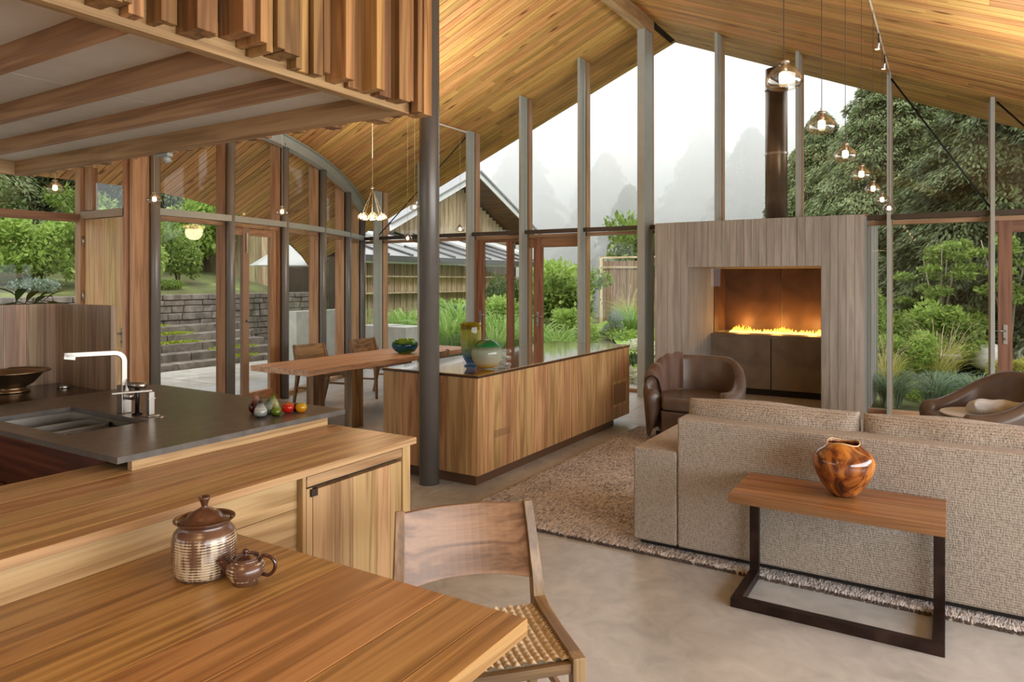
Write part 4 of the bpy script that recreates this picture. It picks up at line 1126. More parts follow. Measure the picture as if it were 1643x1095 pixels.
# ================= CHAIRS =================
def make_chair():
    root = empty('dining_chair')
    W = .25
    ww = walnut('z'); wwx = walnut('x'); wwy = walnut('y')
    def curvebar(pts, ws, hs, name, mat, sidev=(1, 0, 0)):
        sv = Vector(sidev); vs = []; n = len(pts); pts = [Vector(p) for p in pts]
        for i, p in enumerate(pts):
            t = (pts[min(i + 1, n - 1)] - pts[max(i - 1, 0)]).normalized(); nn = sv.cross(t).normalized()
            for a, b in ((-1, -1), (1, -1), (1, 1), (-1, 1)):
                vs.append(p + sv * a * ws[i] / 2 + nn * b * hs[i] / 2)
        fs = [(i * 4 + k, i * 4 + (k + 1) % 4, (i + 1) * 4 + (k + 1) % 4, (i + 1) * 4 + k) for i in range(n - 1) for k in range(4)] + [(0, 1, 2, 3), tuple(len(vs) - 4 + i for i in (3, 2, 1, 0))]
        return MB().raw(vs, fs).build(name, mat, root, bevel=.003)
    for s in (-1, 1):
        x = s * W
        # front leg
        curvebar([(x * .97, .205, 0), (x, .20, .25), (x, .195, .40), (x, .195, .455)], [.028, .036, .042, .042], [.026, .036, .044, .044], 'leg', ww)
        # rear leg continuing as back post, kinked at the seat
        curvebar([(x * .97, -.30, 0), (x, -.245, .22), (x, -.215, .36), (x, -.205, .44), (x * .99, -.225, .53), (x * .965, -.262, .66), (x * .94, -.300, .78)], [.026, .034, .04, .044, .040, .036, .032], [.028, .036, .044, .052, .046, .040, .032], 'leg', ww)
        # side rail with flat top flaring towards the back
        curvebar([(x, -.205, .445), (x, -.13, .437), (x, 0, .436), (x, .173, .438)], [.044, .042, .040, .042], [.06, .042, .036, .036], 'side_rail', wwy)
        curvebar([(x, -.235, .25), (x, .185, .27)], [.018, .018], [.026, .026], 'stretcher', wwy)
    bx('front_rail', (-W + .02, W - .02, .180, .205, .405, .435), wwx, root, .002)
    bx('rear_rail', (-W + .02, W - .02, -.215, -.19, .395, .425), wwx, root, .002)
    def bk(u, v, off=0):
        x = (u - .5) * 2 * (W * .955 - .012)
        z = .525 + v * .245 - .012 * (1 - abs(2 * u - 1) ** 2) * (1 - v) * 0
        y0 = -.222 - (z - .53) * .31
        return (x, y0 - .050 * (1 - (2 * u - 1) ** 2) - off, z + (.012 * (1 - (2 * u - 1) ** 2) if v < .01 else 0))
    m = MB(); nu, nv = 17, 4
    A = [bk(i / (nu - 1), j / (nv - 1), 0) for i in range(nu) for j in range(nv)]
    B = [bk(i / (nu - 1), j / (nv - 1), .016) for i in range(nu) for j in range(nv)]
    n = nu * nv
    fs = [(i * nv + j, (i + 1) * nv + j, (i + 1) * nv + j + 1, i * nv + j + 1) for i in range(nu - 1) for j in range(nv - 1)]
    fs2 = [tuple(n + q for q in reversed(f)) for f in fs]
    rim = [(i * nv, n + i * nv, n + (i + 1) * nv, (i + 1) * nv) for i in range(nu - 1)] + [(i * nv + nv - 1, (i + 1) * nv + nv - 1, n + (i + 1) * nv + nv - 1, n + i * nv + nv - 1) for i in range(nu - 1)]
    rim += [(j, j + 1, n + j + 1, n + j) for j in range(nv - 1)] + [((nu - 1) * nv + j, n + (nu - 1) * nv + j, n + (nu - 1) * nv + j + 1, (nu - 1) * nv + j + 1) for j in range(nv - 1)]
    MB().raw(A + B, fs + fs2 + rim).build('backrest', wwx, root, bevel=.002, seg=1)
    # woven paper-cord seat: rows of twisted cord as real relief
    px_ = .0155; nx, ny = 18, 14
    sub = 7
    gx_ = np.linspace(-.232, .232, nx * sub + 1); gy_ = np.linspace(-.198, .182, ny * sub + 1)
    X, Y = np.meshgrid(gx_, gy_, indexing='ij')
    ci = np.floor((X + .232) / .464 * nx).clip(0, nx - 1); fxx_ = (X + .232) / .464 * nx - ci
    sh = (ci % 2) * .5
    fyy = ((Y + .198) / .38 * ny + sh) % 1.0
    Z = .0095 * np.sin(np.pi * fxx_) ** .8 * (.30 + .70 * np.abs(np.sin(np.pi * fyy)) ** .9) + .002 * np.sin(np.pi * fxx_)
    ex_ = np.minimum(1, np.minimum(X + .232, .232 - X) / .05)
    Z = .436 + Z - .010 * (np.minimum(1, np.minimum(.182 - Y, Y + .198) / .1)) * ex_
    V = np.stack([X, Y, Z], -1).reshape(-1, 3); a, b = X.shape
    I = np.arange(a * b).reshape(a, b)
    F = np.stack([I[:-1, :-1], I[1:, :-1], I[1:, 1:], I[:-1, 1:]], -1).reshape(-1, 4)
    cord = mat_ramp_noise('paper_cord', [(0.3, (176, 160, 134)), (.6, (204, 190, 166)), (.8, (222, 210, 190))], nscale=60, detail=2, rough=.8)
    o = fastmesh('cord_seat', V, F, cord, root, smooth=True); tag(o, kind='stuff')
    m = MB().box(-.232, .232, -.198, .182, .418, .428)
    for k in range(24):   # cord turns wrapped over the side rails
        y = -.19 + k * .0158
        for s in (-1, 1):
            m.tube([(s * .225, y, .441), (s * .236, y + .002, .444), (s * .262, y + .002, .4435)], .0042, 5)
    m.build('cord_wraps', cord, root, smooth=True)
    return root
ch = make_chair()
tag(ch, 'walnut dining chair with woven cord seat pulled up to the near table corner', 'chair', 'walnut dining chairs')
for q in kids(ch): CH.setdefault(ch.name, []).append(q)
for q in CH[ch.name]: CH[q.name] = []
def place(o, x, y, rz):
    o.location = (x, y, 0); o.rotation_euler = (0, 0, rz); WL[o.name] = Vector((x, y, 0))
# local +y is the facing direction, local +x the sitter's right... 
def chair_at(o, x, y, fx_, fy2):
    place(o, x, y, math.atan2(-fx_, fy2))
dining = []
for (x, y, fx2, fy2, lb) in [(-6.72, 6.35, 1, -.04, 'walnut dining chair on the far side of the slab table, nearest the kitchen'),
                             (-6.74, 7.35, 1, 0, 'walnut dining chair on the far side of the slab table, behind the green glass bowl'),
                             (-5.36, 6.50, -1, .03, 'walnut dining chair on the near side of the slab table beside the long cabinet')]:
    c2 = copy_tree(ch); tag(c2, lb, 'chair', 'walnut dining chairs'); chair_at(c2, x, y, fx2, fy2)
chair_at(ch, -1.275, 1.885, .73, -.684)

# ================= SLAB DINING TABLE =================
dt = thing('slab_table', (-5.83, 6.3, 0), 'long live-edge slab dining table on square timber posts by the curved wall', 'table')
sl = slabwood('y')
rr = random.Random(2)
def edge(s, y): return -5.83 + s * (.43 + .012 * math.sin(y * 3.1 + s) + .008 * math.sin(y * 7.7 + 2 * s))
ysl = [4.88 + i * .1 for i in range(30)]
polyt = [(edge(1, y), y) for y in ysl] + [(edge(-1, y), y) for y in reversed(ysl)]
MB().prism(polyt, 'z', .642, .70).build('slab_top', sl, dt, bevel=.004)
for y in (5.62, 7.15):
    for x in (-6.09, -5.5):
        MB().bar((x, y, 0), (x, y, .641), .115, .17, up=(0, 1, 0)).build('leg', walnut('z'), dt, bevel=.003)
    bx('cross_rail', (-6.03, -5.56, y - .03, y + .03, .56, .635), walnut('x'), dt)
gb = thing('glass_bowl', (-5.66, 6.66, .70), 'squat blue and green swirled glass bowl on the slab table', 'glass bowl')
g1 = mat_artglass('swirl_blue_green', [(0, (110, 120, 20)), (.25, (20, 90, 60)), (.45, (10, 100, 150)), (.6, (20, 60, 60)), (.75, (40, 130, 60)), (1, (150, 180, 30))], .18, opaque=.7, streak=.8)
MB().lathe([(a * 1.04, b) for a, b in [(.035, 0), (.07, .006), (.12, .035), (.15, .075), (.155, .11), (.145, .14), (.115, .165), (.11, .172), (.112, .176), (.106, .172), (.10, .165)]], (-5.66, 6.66, .70), 48).build('bowl_body', g1, gb, org=(-5.66, 6.66, .70), smooth=True)

# ================= LONG CABINET =================
lc = thing('long_cabinet', (-3.55, 6, 0), 'long walnut cabinet with amber glass top standing behind the round column', 'cabinet')
LX0, LX1, LY0, LY1 = -4.03, -3.07, 4.465, 7.50
bx('carcass', (LX0 + .02, LX1 - .02, LY0 + .02, LY1 - .02, .09, .842), mat_plain('core_dark', (30, 26, 22), .9), lc)
bx('toe_kick', (LX0 + .04, LX1 - .05, LY0 + .05, LY1 - .33, 0, .09), mat_plain('toe_brown', (88, 62, 42), .5), lc)
dm_ = [LY0, 5.0, 5.53, 6.06, 6.60, 7.13, LY1]
wlz = mat_wood('cabinet_walnut', (126, 92, 58), (170, 132, 88), (194, 158, 112), 'z', rough=.38, vary=.16)
for i in range(6):
    dd = empty('door', (LX1, (dm_[i] + dm_[i + 1]) / 2, .46), lc)
    vboards(dd, 'door_board', 'x', LX1 - .019, LX1, dm_[i] + .002, dm_[i + 1] - .002, .09, .842, [.13, .10, .16], wlz, 30 + i, gap=.0003)
for i in range(6):
    pass
vboards(lc, 'end_board', 'y', LY0, LY0 + .019, LX0, LX1 - .0195, .09, .842, [.19, .15, .17], wlz, 40, gap=.0003)
vboards(lc, 'end_board', 'y', LY1 - .019, LY1, LX0, LX1 - .0195, .09, .842, [.19, .15, .17], wlz, 41, gap=.0003)
vboards(lc, 'back_board', 'x', LX0, LX0 + .019, LY0 + .02, LY1 - .02, .09, .842, [.3], wlz, 42, gap=.0003)
vg = MB()
for k in range(14): vg.box(LX1, LX1 + .0015, 4.70 + k * .0175, 4.708 + k * .0175, .34, .40)
vg.build('vent_slots', mat_plain('vent_brown', (134, 104, 72), .6), lc)
fv = empty('vent_panel', (LX1, 7.25, .38), lc)
bx('vent_frame', (LX1, LX1 + .004, 7.02, 7.42, .22, .50), wlz, fv)
bx('vent_recess', (LX1 + .004, LX1 + .0055, 7.05, 7.39, .25, .47), mat_plain('vent_brown', (134, 104, 72), .6), fv)
amber = mat_ramp_noise('amber_lacquer_glass', [(0.3, (120, 84, 22)), (.6, (140, 100, 30)), (.8, (150, 112, 36))], nscale=1.5, rough=.03, spec=1.0, coat=1.0)
amber.node_tree.nodes['Principled BSDF'].inputs['Coat IOR'].default_value = 1.9
bx('edge_band', (LX0 - .004, LX1 + .004, LY0 - .004, LY1 + .004, .843, .860), mat_plain('dark_edge', (58, 40, 26), .4), lc, .001)
bx('glass_top', (LX0 - .006, LX1 + .006, LY0 - .006, LY1 + .006, .860, .868), amber, lc, .002)
# vases
tv = thing('tall_glass_vase', (-3.46, 4.93, .868), 'tall glass vase shading from yellow rim to blue foot on the long cabinet', 'vase')
g2 = mat_artglass('yellow_to_blue', [(0, (150, 200, 235)), (.12, (130, 175, 215)), (.3, (205, 228, 234)), (.55, (226, 232, 190)), (.84, (226, 226, 150)), (.86, (196, 178, 50)), (1, (206, 196, 70))], .37, opaque=.12, ior=1.45)
MB().lathe([(.055, 0), (.060, .004), (.050, .012), (.035, .020), (.040, .032), (.060, .06), (.078, .11), (.087, .18), (.090, .26), (.088, .33), (.087, .37), (.084, .37), (.085, .33), (.086, .26), (.083, .18), (.073, .11), (.052, .065), (.001, .05)], (-3.46, 4.93, .868), 48).build('vase_body', g2, tv, org=(-3.46, 4.93, .868), smooth=True)
rv = thing('round_glass_vase', (-3.235, 4.84, .868), 'round frosted glass vessel with emerald green shoulder and clear foot', 'vase')
g3 = mat_artglass('green_frost_amber', [(0, (230, 180, 60)), (.10, (226, 176, 70)), (.25, (214, 206, 184)), (.62, (190, 206, 190)), (.72, (150, 150, 130)), (.76, (40, 150, 90)), (.95, (10, 110, 60)), (1, (60, 160, 110))], .25, opaque=.72, ior=1.5)
MB().lathe([(.055, .012), (.075, .018), (.10, .04), (.122, .08), (.130, .125), (.124, .165), (.105, .20), (.078, .226), (.045, .240), (.030, .244), (.026, .240)], (-3.235, 4.84, .868), 56).build('vase_body', g3, rv, org=(-3.235, 4.84, .868), smooth=True)
MB().lathe([(.07, 0), (.074, .004), (.066, .012), (.052, .018)], (-3.235, 4.84, .868), 40).build('foot', G, rv, smooth=True)
cg = thing('clear_glass_coil', (-3.135, 4.95, .868), 'clear twisted glass ornament behind the round green vessel', 'glass ornament')
clr = mat_artglass('clear_crystal', [(0, (235, 240, 236)), (1, (240, 245, 240))], .16, opaque=.08, ior=1.9)
hp = [Vector((-3.135, 4.95, .885)) + rt * (.045 * math.sin(k * .62)) + UP * (k * .0055) + fw * .03 * math.cos(k * .62) for k in range(24)]
MB().tube(hp, .015, 12).build('coil', clr, cg, smooth=True)
MB().lathe([(.05, 0), (.052, .005), (.03, .012), (.001, .014)], (-3.135, 4.95, .868), 32).build('foot', clr, cg, smooth=True)
# ================= LOUNGE =================
def mat_rug():
    m, nt, p = newmat('loop_pile_rug')
    mp = coords(nt, (1, 1, 1), rand=False)
    mpa = coords(nt, (75, 22, 1), rand=False)
    n1 = N(nt, 'ShaderNodeTexNoise'); n1.inputs['Scale'].default_value = 1.0; n1.inputs['Detail'].default_value = 2; n1.inputs['Distortion'].default_value = 1.0
    nt.links.new(mpa.outputs[0], n1.inputs['Vector'])
    n2 = N(nt, 'ShaderNodeTexNoise'); n2.inputs['Scale'].default_value = 3.5; n2.inputs['Detail'].default_value = 3; nt.links.new(mp.outputs[0], n2.inputs['Vector'])
    a = N(nt, 'ShaderNodeMath', operation='MULTIPLY_ADD'); a.inputs[1].default_value = .25; nt.links.new(n2.outputs[0], a.inputs[0]); nt.links.new(n1.outputs[0], a.inputs[2])
    r = ramp(nt, [(.46, lin((132, 128, 128))), (.58, lin((176, 172, 172))), (.74, lin((216, 212, 210)))])
    nt.links.new(a.outputs[0], r.inputs[0]); nt.links.new(r.outputs[0], p.inputs['Base Color'])
    p.inputs['Roughness'].default_value = 1; p.inputs['Specular IOR Level'].default_value = .05
    b = N(nt, 'ShaderNodeBump'); b.inputs['Strength'].default_value = .9; b.inputs['Distance'].default_value = .02
    nt.links.new(n1.outputs[0], b.inputs['Height']); nt.links.new(b.outputs[0], p.inputs['Normal'])
    return m
rx0, rx1, ry0, ry1 = -2.86, 2.4, 3.90, 7.25
nx, ny = 330, 215
X, Y = np.meshgrid(np.linspace(rx0, rx1, nx), np.linspace(ry0, ry1, ny), indexing='ij')
Z = .020 + nrs.uniform(-.0035, .0035, X.shape)
X = X + nrs.uniform(-.003, .003, X.shape); Y = Y + nrs.uniform(-.003, .003, Y.shape)
Z[0, :] = Z[-1, :] = .001; Z[:, 0] = Z[:, -1] = .001
I = np.arange(nx * ny).reshape(nx, ny)
F = np.stack([I[:-1, :-1], I[1:, :-1], I[1:, 1:], I[:-1, 1:]], -1).reshape(-1, 4)
rug = fastmesh('rug', np.stack([X, Y, Z], -1).reshape(-1, 3), F, mat_rug(), smooth=True)
tag(rug, 'large mottled pinkish grey loop pile rug under the sofa and armchairs', 'rug')
n = 1500; V = []; FF = []
for k in range(n):   # shaggy loops along the near edge
    x = rnd.uniform(rx0, 1.9); y = ry0 + rnd.uniform(-.008, .006); w = .006; h = rnd.uniform(.010, .022); b = len(V)
    V += [(x - w, y, .0), (x + w, y, .0), (x + w * .6, y - .004, h), (x - w * .6, y - .004, h)]; FF.append((b, b + 1, b + 2, b + 3))
o = fastmesh('pile_edge', V, FF, mat_leaf('rug_edge_loops', (52, 42, 38), (112, 100, 92), trans=0), rug); tag(o, kind='stuff')

sofa = thing('sofa', (.2, 4.5, 0), 'long taupe ribbed fabric sofa seen from behind', 'sofa')
fab = mat_fabric('sofa_ribbed', (136, 127, 116), (174, 165, 153))
fabc = mat_fabric('cushion_ribbed', (128, 119, 108), (170, 160, 148), 130, 40, 1.0)
def rbox(name, d, mat, parent, r_=.02, seg=3): return bx(name, d, mat, parent, r_, seg)
SX1 = 1.75
rbox('back_panel', (-1.335, SX1 - .27, 3.98, 4.16, .05, .80), fab, sofa, .016)
rbox('armrest', (-1.605, -1.338, 3.982, 4.93, .05, .60), fab, sofa, .014)
rbox('armrest', (SX1 - .265, SX1, 3.982, 4.93, .05, .60), fab, sofa, .014)
rbox('seat_base', (-1.332, SX1 - .27, 4.165, 4.90, .05, .28), fab, sofa, .014)
bx('toe_plinth', (-1.57, SX1 - .04, 4.02, 4.88, .022, .05), mat_plain('toe_black', (30, 24, 20), .7), sofa)
def cushion(name, x0, x1, y0, y1, z0, z1, mat, parent, lean=0.0, label=None, seed=1):
    rr = random.Random(seed)
    nu, nv = 26, 14
    cx, cz = (x0 + x1) / 2, (z0 + z1) / 2; hx, hz, hy = (x1 - x0) / 2, (z1 - z0) / 2, (y1 - y0) / 2
    ph = [rr.uniform(0, 6) for _ in range(4)]
    vs = []
    for s in (-1, 1):
        for i in range(nu):
            for j in range(nv):
                u = -1 + 2 * i / (nu - 1); v = -1 + 2 * j / (nv - 1)
                uu = math.copysign(abs(math.sin(u * math.pi / 2)) ** .8, u); vv = math.copysign(abs(math.sin(v * math.pi / 2)) ** .8, v)
                k = ((1 - abs(uu) ** 6) * (1 - abs(vv) ** 4)) ** .42 if abs(uu) < 1 and abs(vv) < 1 else 0
                w = 1 + .06 * math.sin(5 * uu + ph[0]) + .05 * math.sin(9 * uu + 3 * vv + ph[1])
                x = cx + hx * uu * (1 - .015 * abs(vv) ** 3)
                z = cz + hz * vv * (1 - .05 * (1 - abs(uu)) * (1 if vv < 0 else -.3)) + .006 * math.sin(4 * uu + ph[2]) * (vv > 0)
                y = (y0 + y1) / 2 + s * hy * k * w - lean * (vv + 1) * .5
                vs.append((x, y, z))
    n = nu * nv
    fs = [(i * nv + j, (i + 1) * nv + j, (i + 1) * nv + j + 1, i * nv + j + 1) for i in range(nu - 1) for j in range(nv - 1)]
    fs += [tuple(n + q for q in reversed(f)) for f in fs]
    o = MB().raw(vs, fs)
    me = o.build(name, mat, parent, smooth=True)
    bm = bmesh.new(); bm.from_mesh(me.data); bmesh.ops.remove_doubles(bm, verts=bm.verts, dist=.0008); bmesh.ops.recalc_face_normals(bm, faces=bm.faces); bm.to_mesh(me.data); bm.free()
    me.data.polygons.foreach_set('use_smooth', [True] * len(me.data.polygons))
    return me
for i in range(3):
    x0 = -1.335 + i * .945
    cushion('back_cushion', x0 + .004, x0 + .941, 4.12, 4.38, .42, .895, fabc, sofa, .05, seed=i + 3)
    rbox('seat_cushion', (x0 + .003, x0 + .942, 4.30, 4.92, .285, .44), fab, sofa, .04)

# side table (C shaped) and turned vase
ct = thing('side_table', (-.455, 3.72, 0), 'C-shaped side table with walnut top and dark steel base behind the sofa', 'side table')
iron = mat_ramp_noise('dark_patina_steel', [(0.3, (38, 26, 24)), (.55, (56, 42, 38)), (.8, (78, 62, 56))], nscale=7, rough=.42, metal=.6)
ctm = mat_wood('side_table_top', (104, 72, 44), (144, 106, 68), (172, 134, 92), 'x', rough=.3, vary=.1)
boards(ct, 'top_board', 'x', -.915, -.003, 3.495, 3.945, .510, .553, [.15], ctm, seed=3, bevel=.002)
bx('front_bar', (-.905, -.008, 3.497, 3.545, 0, .045), iron, ct, .002)
for xa in (-.905, -.056):
    bx('base_bar', (xa, xa + .048, 3.545, 3.895, 0, .045), iron, ct, .002)
    bx('upright', (xa, xa + .048, 3.895, 3.925, 0, .509), iron, ct, .002)
vz = thing('turned_vase', (-.43, 3.765, .553), 'round amber and brown turned burl wood vase on the C-shaped side table', 'vase')
def mat_burl():
    m, nt, p = newmat('burl_wood')
    mp = coords(nt, (9, 9, 5), rand=False)
    n1 = N(nt, 'ShaderNodeTexNoise'); n1.inputs['Scale'].default_value = .8; n1.inputs['Detail'].default_value = 5; n1.inputs['Distortion'].default_value = 2.4
    nt.links.new(mp.outputs[0], n1.inputs['Vector'])
    r = ramp(nt, [(.32, lin((44, 18, 12))), (.43, lin((104, 50, 22))), (.52, lin((150, 88, 40))), (.64, lin((190, 120, 50))), (.8, lin((206, 150, 86)))])
    nt.links.new(n1.outputs[0], r.inputs[0]); nt.links.new(r.outputs[0], p.inputs['Base Color'])
    p.inputs['Roughness'].default_value = .16; p.inputs['Coat Weight'].default_value = .8; p.inputs['Coat Roughness'].default_value = .05
    return m
bl = mat_burl()
pf = [(.040, 0), (.052, .002), (.070, .020), (.098, .055), (.124, .10), (.140, .145), (.143, .175), (.136, .200), (.116, .222), (.090, .238), (.078, .252), (.074, .262), (.070, .262), (.068, .25), (.080, .235), (.11, .21), (.12, .17), (.08, .06), (.001, .03)]
o = MB().lathe([(a * 1.0, b * .985) for a, b in pf], (-.43, 3.765, .553), 64).build('vase_body', bl, vz, org=(-.43, 3.765, .553), smooth=True)
for v in o.data.vertices:
    if v.co.z > .235: v.co.z += .006 * math.sin(3 * math.atan2(v.co.y, v.co.x)) * (v.co.z - .235) / .025
MB().tube([(-.43 + .072 * math.cos(k * math.pi / 20), 3.765 + .072 * math.sin(k * math.pi / 20), .553 + .2585 + .006 * math.sin(3 * k * math.pi / 20)) for k in range(41)], .0035, 8, cap=False).build('lip', mat_plain('pale_lip', (200, 168, 120), .3, coat=.4), vz, smooth=True)

# barrel armchairs
lea = mat_ramp_noise('taupe_leather', [(0.3, (80, 66, 58)), (.6, (96, 81, 71)), (.8, (108, 92, 82))], nscale=5, rough=.30, bump=.08, rand=True)
def shell(a, s, off=0.0, RR=.40):
    """a: angle from the back centre (-1..1), s: 0 outer bottom .. 1 inner bottom"""
    ang_ = a * R(128)
    back = max(0, math.cos(ang_ * .66)) ** 1.6
    k = max(0.0, min(1.0, (abs(a) - .25) / .68)); k = k * k * (3 - 2 * k)
    top = .80 - .27 * k
    th = .062 + .028 * k            # half thickness of the rolled top
    zt = top - th
    fl = .05 * (1 - k)
    # section polyline
    if s < .3:
        t = s / .3; r_ = RR + th * .75 + fl * t * .8 - .03 * (1 - t); z = .06 + (zt - .06) * t
    elif s < .7:
        t = (s - .3) / .4; b = math.pi * t
        r_ = RR + fl * .8 + th * .75 * math.cos(b) * 1.0; z = zt + th * math.sin(b)
        if t < .5: pass
    else:
        t = (s - .7) / .3; r_ = RR + fl * .8 * (1 - t) - th * .75 - .01 * math.sin(math.pi * t); z = zt - (zt - .30) * t
    # normal offset (approx)
    if off:
        if s < .3: r_ += off
        elif s < .7:
            b = math.pi * (s - .3) / .4; r_ += off * math.cos(b); z += off * math.sin(b)
        else: r_ -= off
    ex = 1.0 + .10 * abs(math.sin(ang_)) * 0
    x = r_ * math.sin(ang_) * 1.04; y = -r_ * math.cos(ang_)
    if abs(a) > .72:   # arms run straighter forward
        y += .05 * (abs(a) - .72) / .28
    return (x, y, z)
def armchair(label):
    root = thing('leather_armchair', (0, 0, 0), label, 'armchair', 'leather barrel armchairs')
    nu, nv = 61, 31
    m = MB().grid(lambda u, v: shell(-1 + 2 * u, v), nu, nv)
    for e in (0, nu - 1):      # close the arm fronts with a bulging face
        idx = [e * nv + j for j in range(nv)]
        cen = np.mean([m.v[q] for q in idx], axis=0); d = np.array(m.v[idx[0]]) - np.array(m.v[(e + (1 if e == 0 else -1)) * nv])
        d = d / (np.linalg.norm(d) + 1e-9); prev = idx
        for q, (sc_, ou) in enumerate(((.86, .022), (.5, .034), (.1, .038))):
            b = len(m.v)
            m.v += [tuple(cen + (np.array(m.v[w]) - cen) * sc_ + d * ou) for w in idx]
            m.f += [(prev[j], prev[j + 1], b + j + 1, b + j) for j in range(nv - 1)]
            m.f.append((prev[-1], prev[0], b, b + nv - 1))
            prev = [b + j for j in range(nv)]
        m.f.append(tuple(prev))
    m.f += [(i * nv, (i + 1) * nv, (i + 1) * nv + nv - 1, i * nv + nv - 1) for i in range(nu - 1)]
    m.build('barrel_shell', lea, root, org=(0, 0, 0), smooth=True)
    def ds(u, v, z0, z1, g=0):
        pass
    def pad(name, z0, z1, s_, r_, mat, bev):
        poly = []
        for k in range(25):
            a = -R(126) + 2 * R(126) * k / 24
            poly.append((s_ * math.sin(a) * 1.04, -s_ * math.cos(a) + (.03 if k in (0, 24) else 0)))
        poly.append((s_ * .70, .36)); poly.append((0, .385)); poly.append((-s_ * .70, .36))
        return MB().prism(poly, 'z', z0, z1).build(name, mat, root, bevel=bev, seg=4)
    pad('seat_cushion', .33, .455, .325, 0, lea, .03)
    pad('seat_deck', .10, .325, .33, 0, lea, .01)
    for (x, y) in ((.26, -.26), (-.26, -.26), (.30, .2), (-.30, .2)):
        MB().lathe([(.02, 0), (.026, .08), (.026, .10)], (x, y, .0), 12, close_top=True).build('foot', mat_plain('dark_foot', (40, 28, 20), .5), root, smooth=True)
    return root
a1 = armchair('taupe leather barrel armchair draped with a brown throw, left of the fireplace')
a2 = armchair('dark leather barrel armchair partly cut by the frame right of the fireplace')
A1 = (-2.13, 6.86, .022); A2 = (.26, 7.02, .022)
f1 = math.atan2(-.32, -.95)   # faces the sofa
a1.location = A1; a1.rotation_euler = (0, 0, math.atan2(-.10, -.995))
a2.location = A2; a2.rotation_euler = (0, 0, math.atan2(.90, -.43))
# throw blanket on the first armchair
def blanket(u, v):
    a = .20 + .50 * u - .10 * v * (1 - u) * 0        # along the shell (chair's own right side = camera left)
    s = .12 + (.93 - .12) * v
    a += .05 * (v - .4)
    rip = .017 * math.sin(u * 17 + 3.2 * v) * (.25 + .75 * min(1, abs(v - .42) * 2.6)) + .006 * math.sin(u * 31 - 5 * v)
    x, y, z = shell(a, s, .022 + rip)
    if v > .93: z += .0
    return (x, y, z + (.004 * math.sin(u * 30)))
mth = mat_fabric('brown_throw', (84, 66, 58), (120, 98, 88), 220, 220, .4)
bk_ = MB().grid(blanket, 80, 60).build('throw_blanket', mth, None, org=(0, 0, 0), smooth=True, solid=.007)
bk_.location = A1; bk_.rotation_euler = a1.rotation_euler
tag(bk_, 'folded brown wool throw draped over the back of the left armchair', 'blanket')
hem = MB().grid(lambda u, v: tuple(np.array(blanket(u, .955 + .05 * v)) + np.array([0, .003, 0])), 60, 4).build('hem', mat_fabric('throw_hem', (128, 108, 92), (158, 138, 120), 220, 220, .3), None, org=(0, 0, 0), smooth=True, solid=.01)
hem.parent = bk_; hem.location = (0, 0, 0)
# pale pillow on the second armchair and loose seat cover
pw = cushion('pale_pillow', -.21, .21, -.07, .07, -.13, .13, mat_fabric('pale_grey_linen', (168, 168, 168), (198, 198, 198), 200, 200, .2), None, 0, seed=8)
pw.location = (.36, 6.98, .545); pw.rotation_euler = (R(74), R(4), R(12))
tag(pw, 'pale grey pillow lying on the seat of the right armchair', 'pillow')
sc_ = MB().prism([(.30 * math.sin(k * math.pi / 12), .30 * math.cos(k * math.pi / 12)) for k in range(24)], 'z', 0, .018).build('seat_pad', mat_fabric('pale_grey_linen', (168, 168, 168), (198, 198, 198), 200, 200, .2), None, org=(0, 0, 0), bevel=.006)
sc_.location = (.24, 7.01, .4795); tag(sc_, 'round pale grey seat pad on the right armchair', 'cushion')
# low coffee table with white cup, mostly hidden by the sofa
cf = thing('coffee_table', (-1.30, 6.05, 0), 'low round walnut coffee table between sofa and fireplace', 'coffee table')
MB().lathe([(.42, .42), (.43, .425), (.43, .445), (.42, .45)], (-1.30, 6.05, 0), 48, close_top=True).build('top', walnut('x'), cf)
MB().lathe([(.20, .022), (.20, .04), (.05, .06), (.04, .42)], (-1.30, 6.05, 0), 32).build('pedestal', walnut('z'), cf, smooth=True)
cp = MB().lathe([(.03, 0), (.035, .002), (.045, .04), (.048, .075), (.044, .075), (.04, .03), (.001, .012)], (-1.36, 6.18, .451), 28).build('white_cup', mat_plain('white_ceramic', (236, 232, 226), .2, coat=.3), None, smooth=True)
tag(cp, 'small white cup just visible above the sofa cushion', 'cup')

# ---- pendants, tracks, chandelier
def mat_lampglass():
    m = bpy.data.materials.new('smoked_lamp_glass'); m.use_nodes = True
    nt = m.node_tree; nt.nodes.clear()
    o = N(nt, 'ShaderNodeOutputMaterial'); t = N(nt, 'ShaderNodeBsdfTransparent'); g = N(nt, 'ShaderNodeBsdfGlossy'); g.inputs['Roughness'].default_value = .02
    lw = N(nt, 'ShaderNodeLayerWeight'); lw.inputs[0].default_value = .55
    r = ramp(nt, [(0, (.97, .96, .94, 1)), (.6, (.84, .80, .74, 1)), (1, (.30, .26, .22, 1))])
    nt.links.new(lw.outputs['Facing'], r.inputs[0]); nt.links.new(r.outputs[0], t.inputs[0])
    f = N(nt, 'ShaderNodeMath', operation='MULTIPLY_ADD', use_clamp=True); f.inputs[1].default_value = .42; f.inputs[2].default_value = .06
    nt.links.new(lw.outputs['Facing'], f.inputs[0])
    x = N(nt, 'ShaderNodeMixShader')
    nt.links.new(f.outputs[0], x.inputs[0]); nt.links.new(t.outputs[0], x.inputs[1]); nt.links.new(g.outputs[0], x.inputs[2]); nt.links.new(x.outputs[0], o.inputs[0])
    return m
lg = mat_lampglass(); bulb = mat_emit('warm_bulb', (255, 214, 160), 9.0)
cordm = mat_plain('lamp_cord', (60, 50, 44), .5)
cordl = mat_plain('pale_cord', (190, 176, 150), .5)
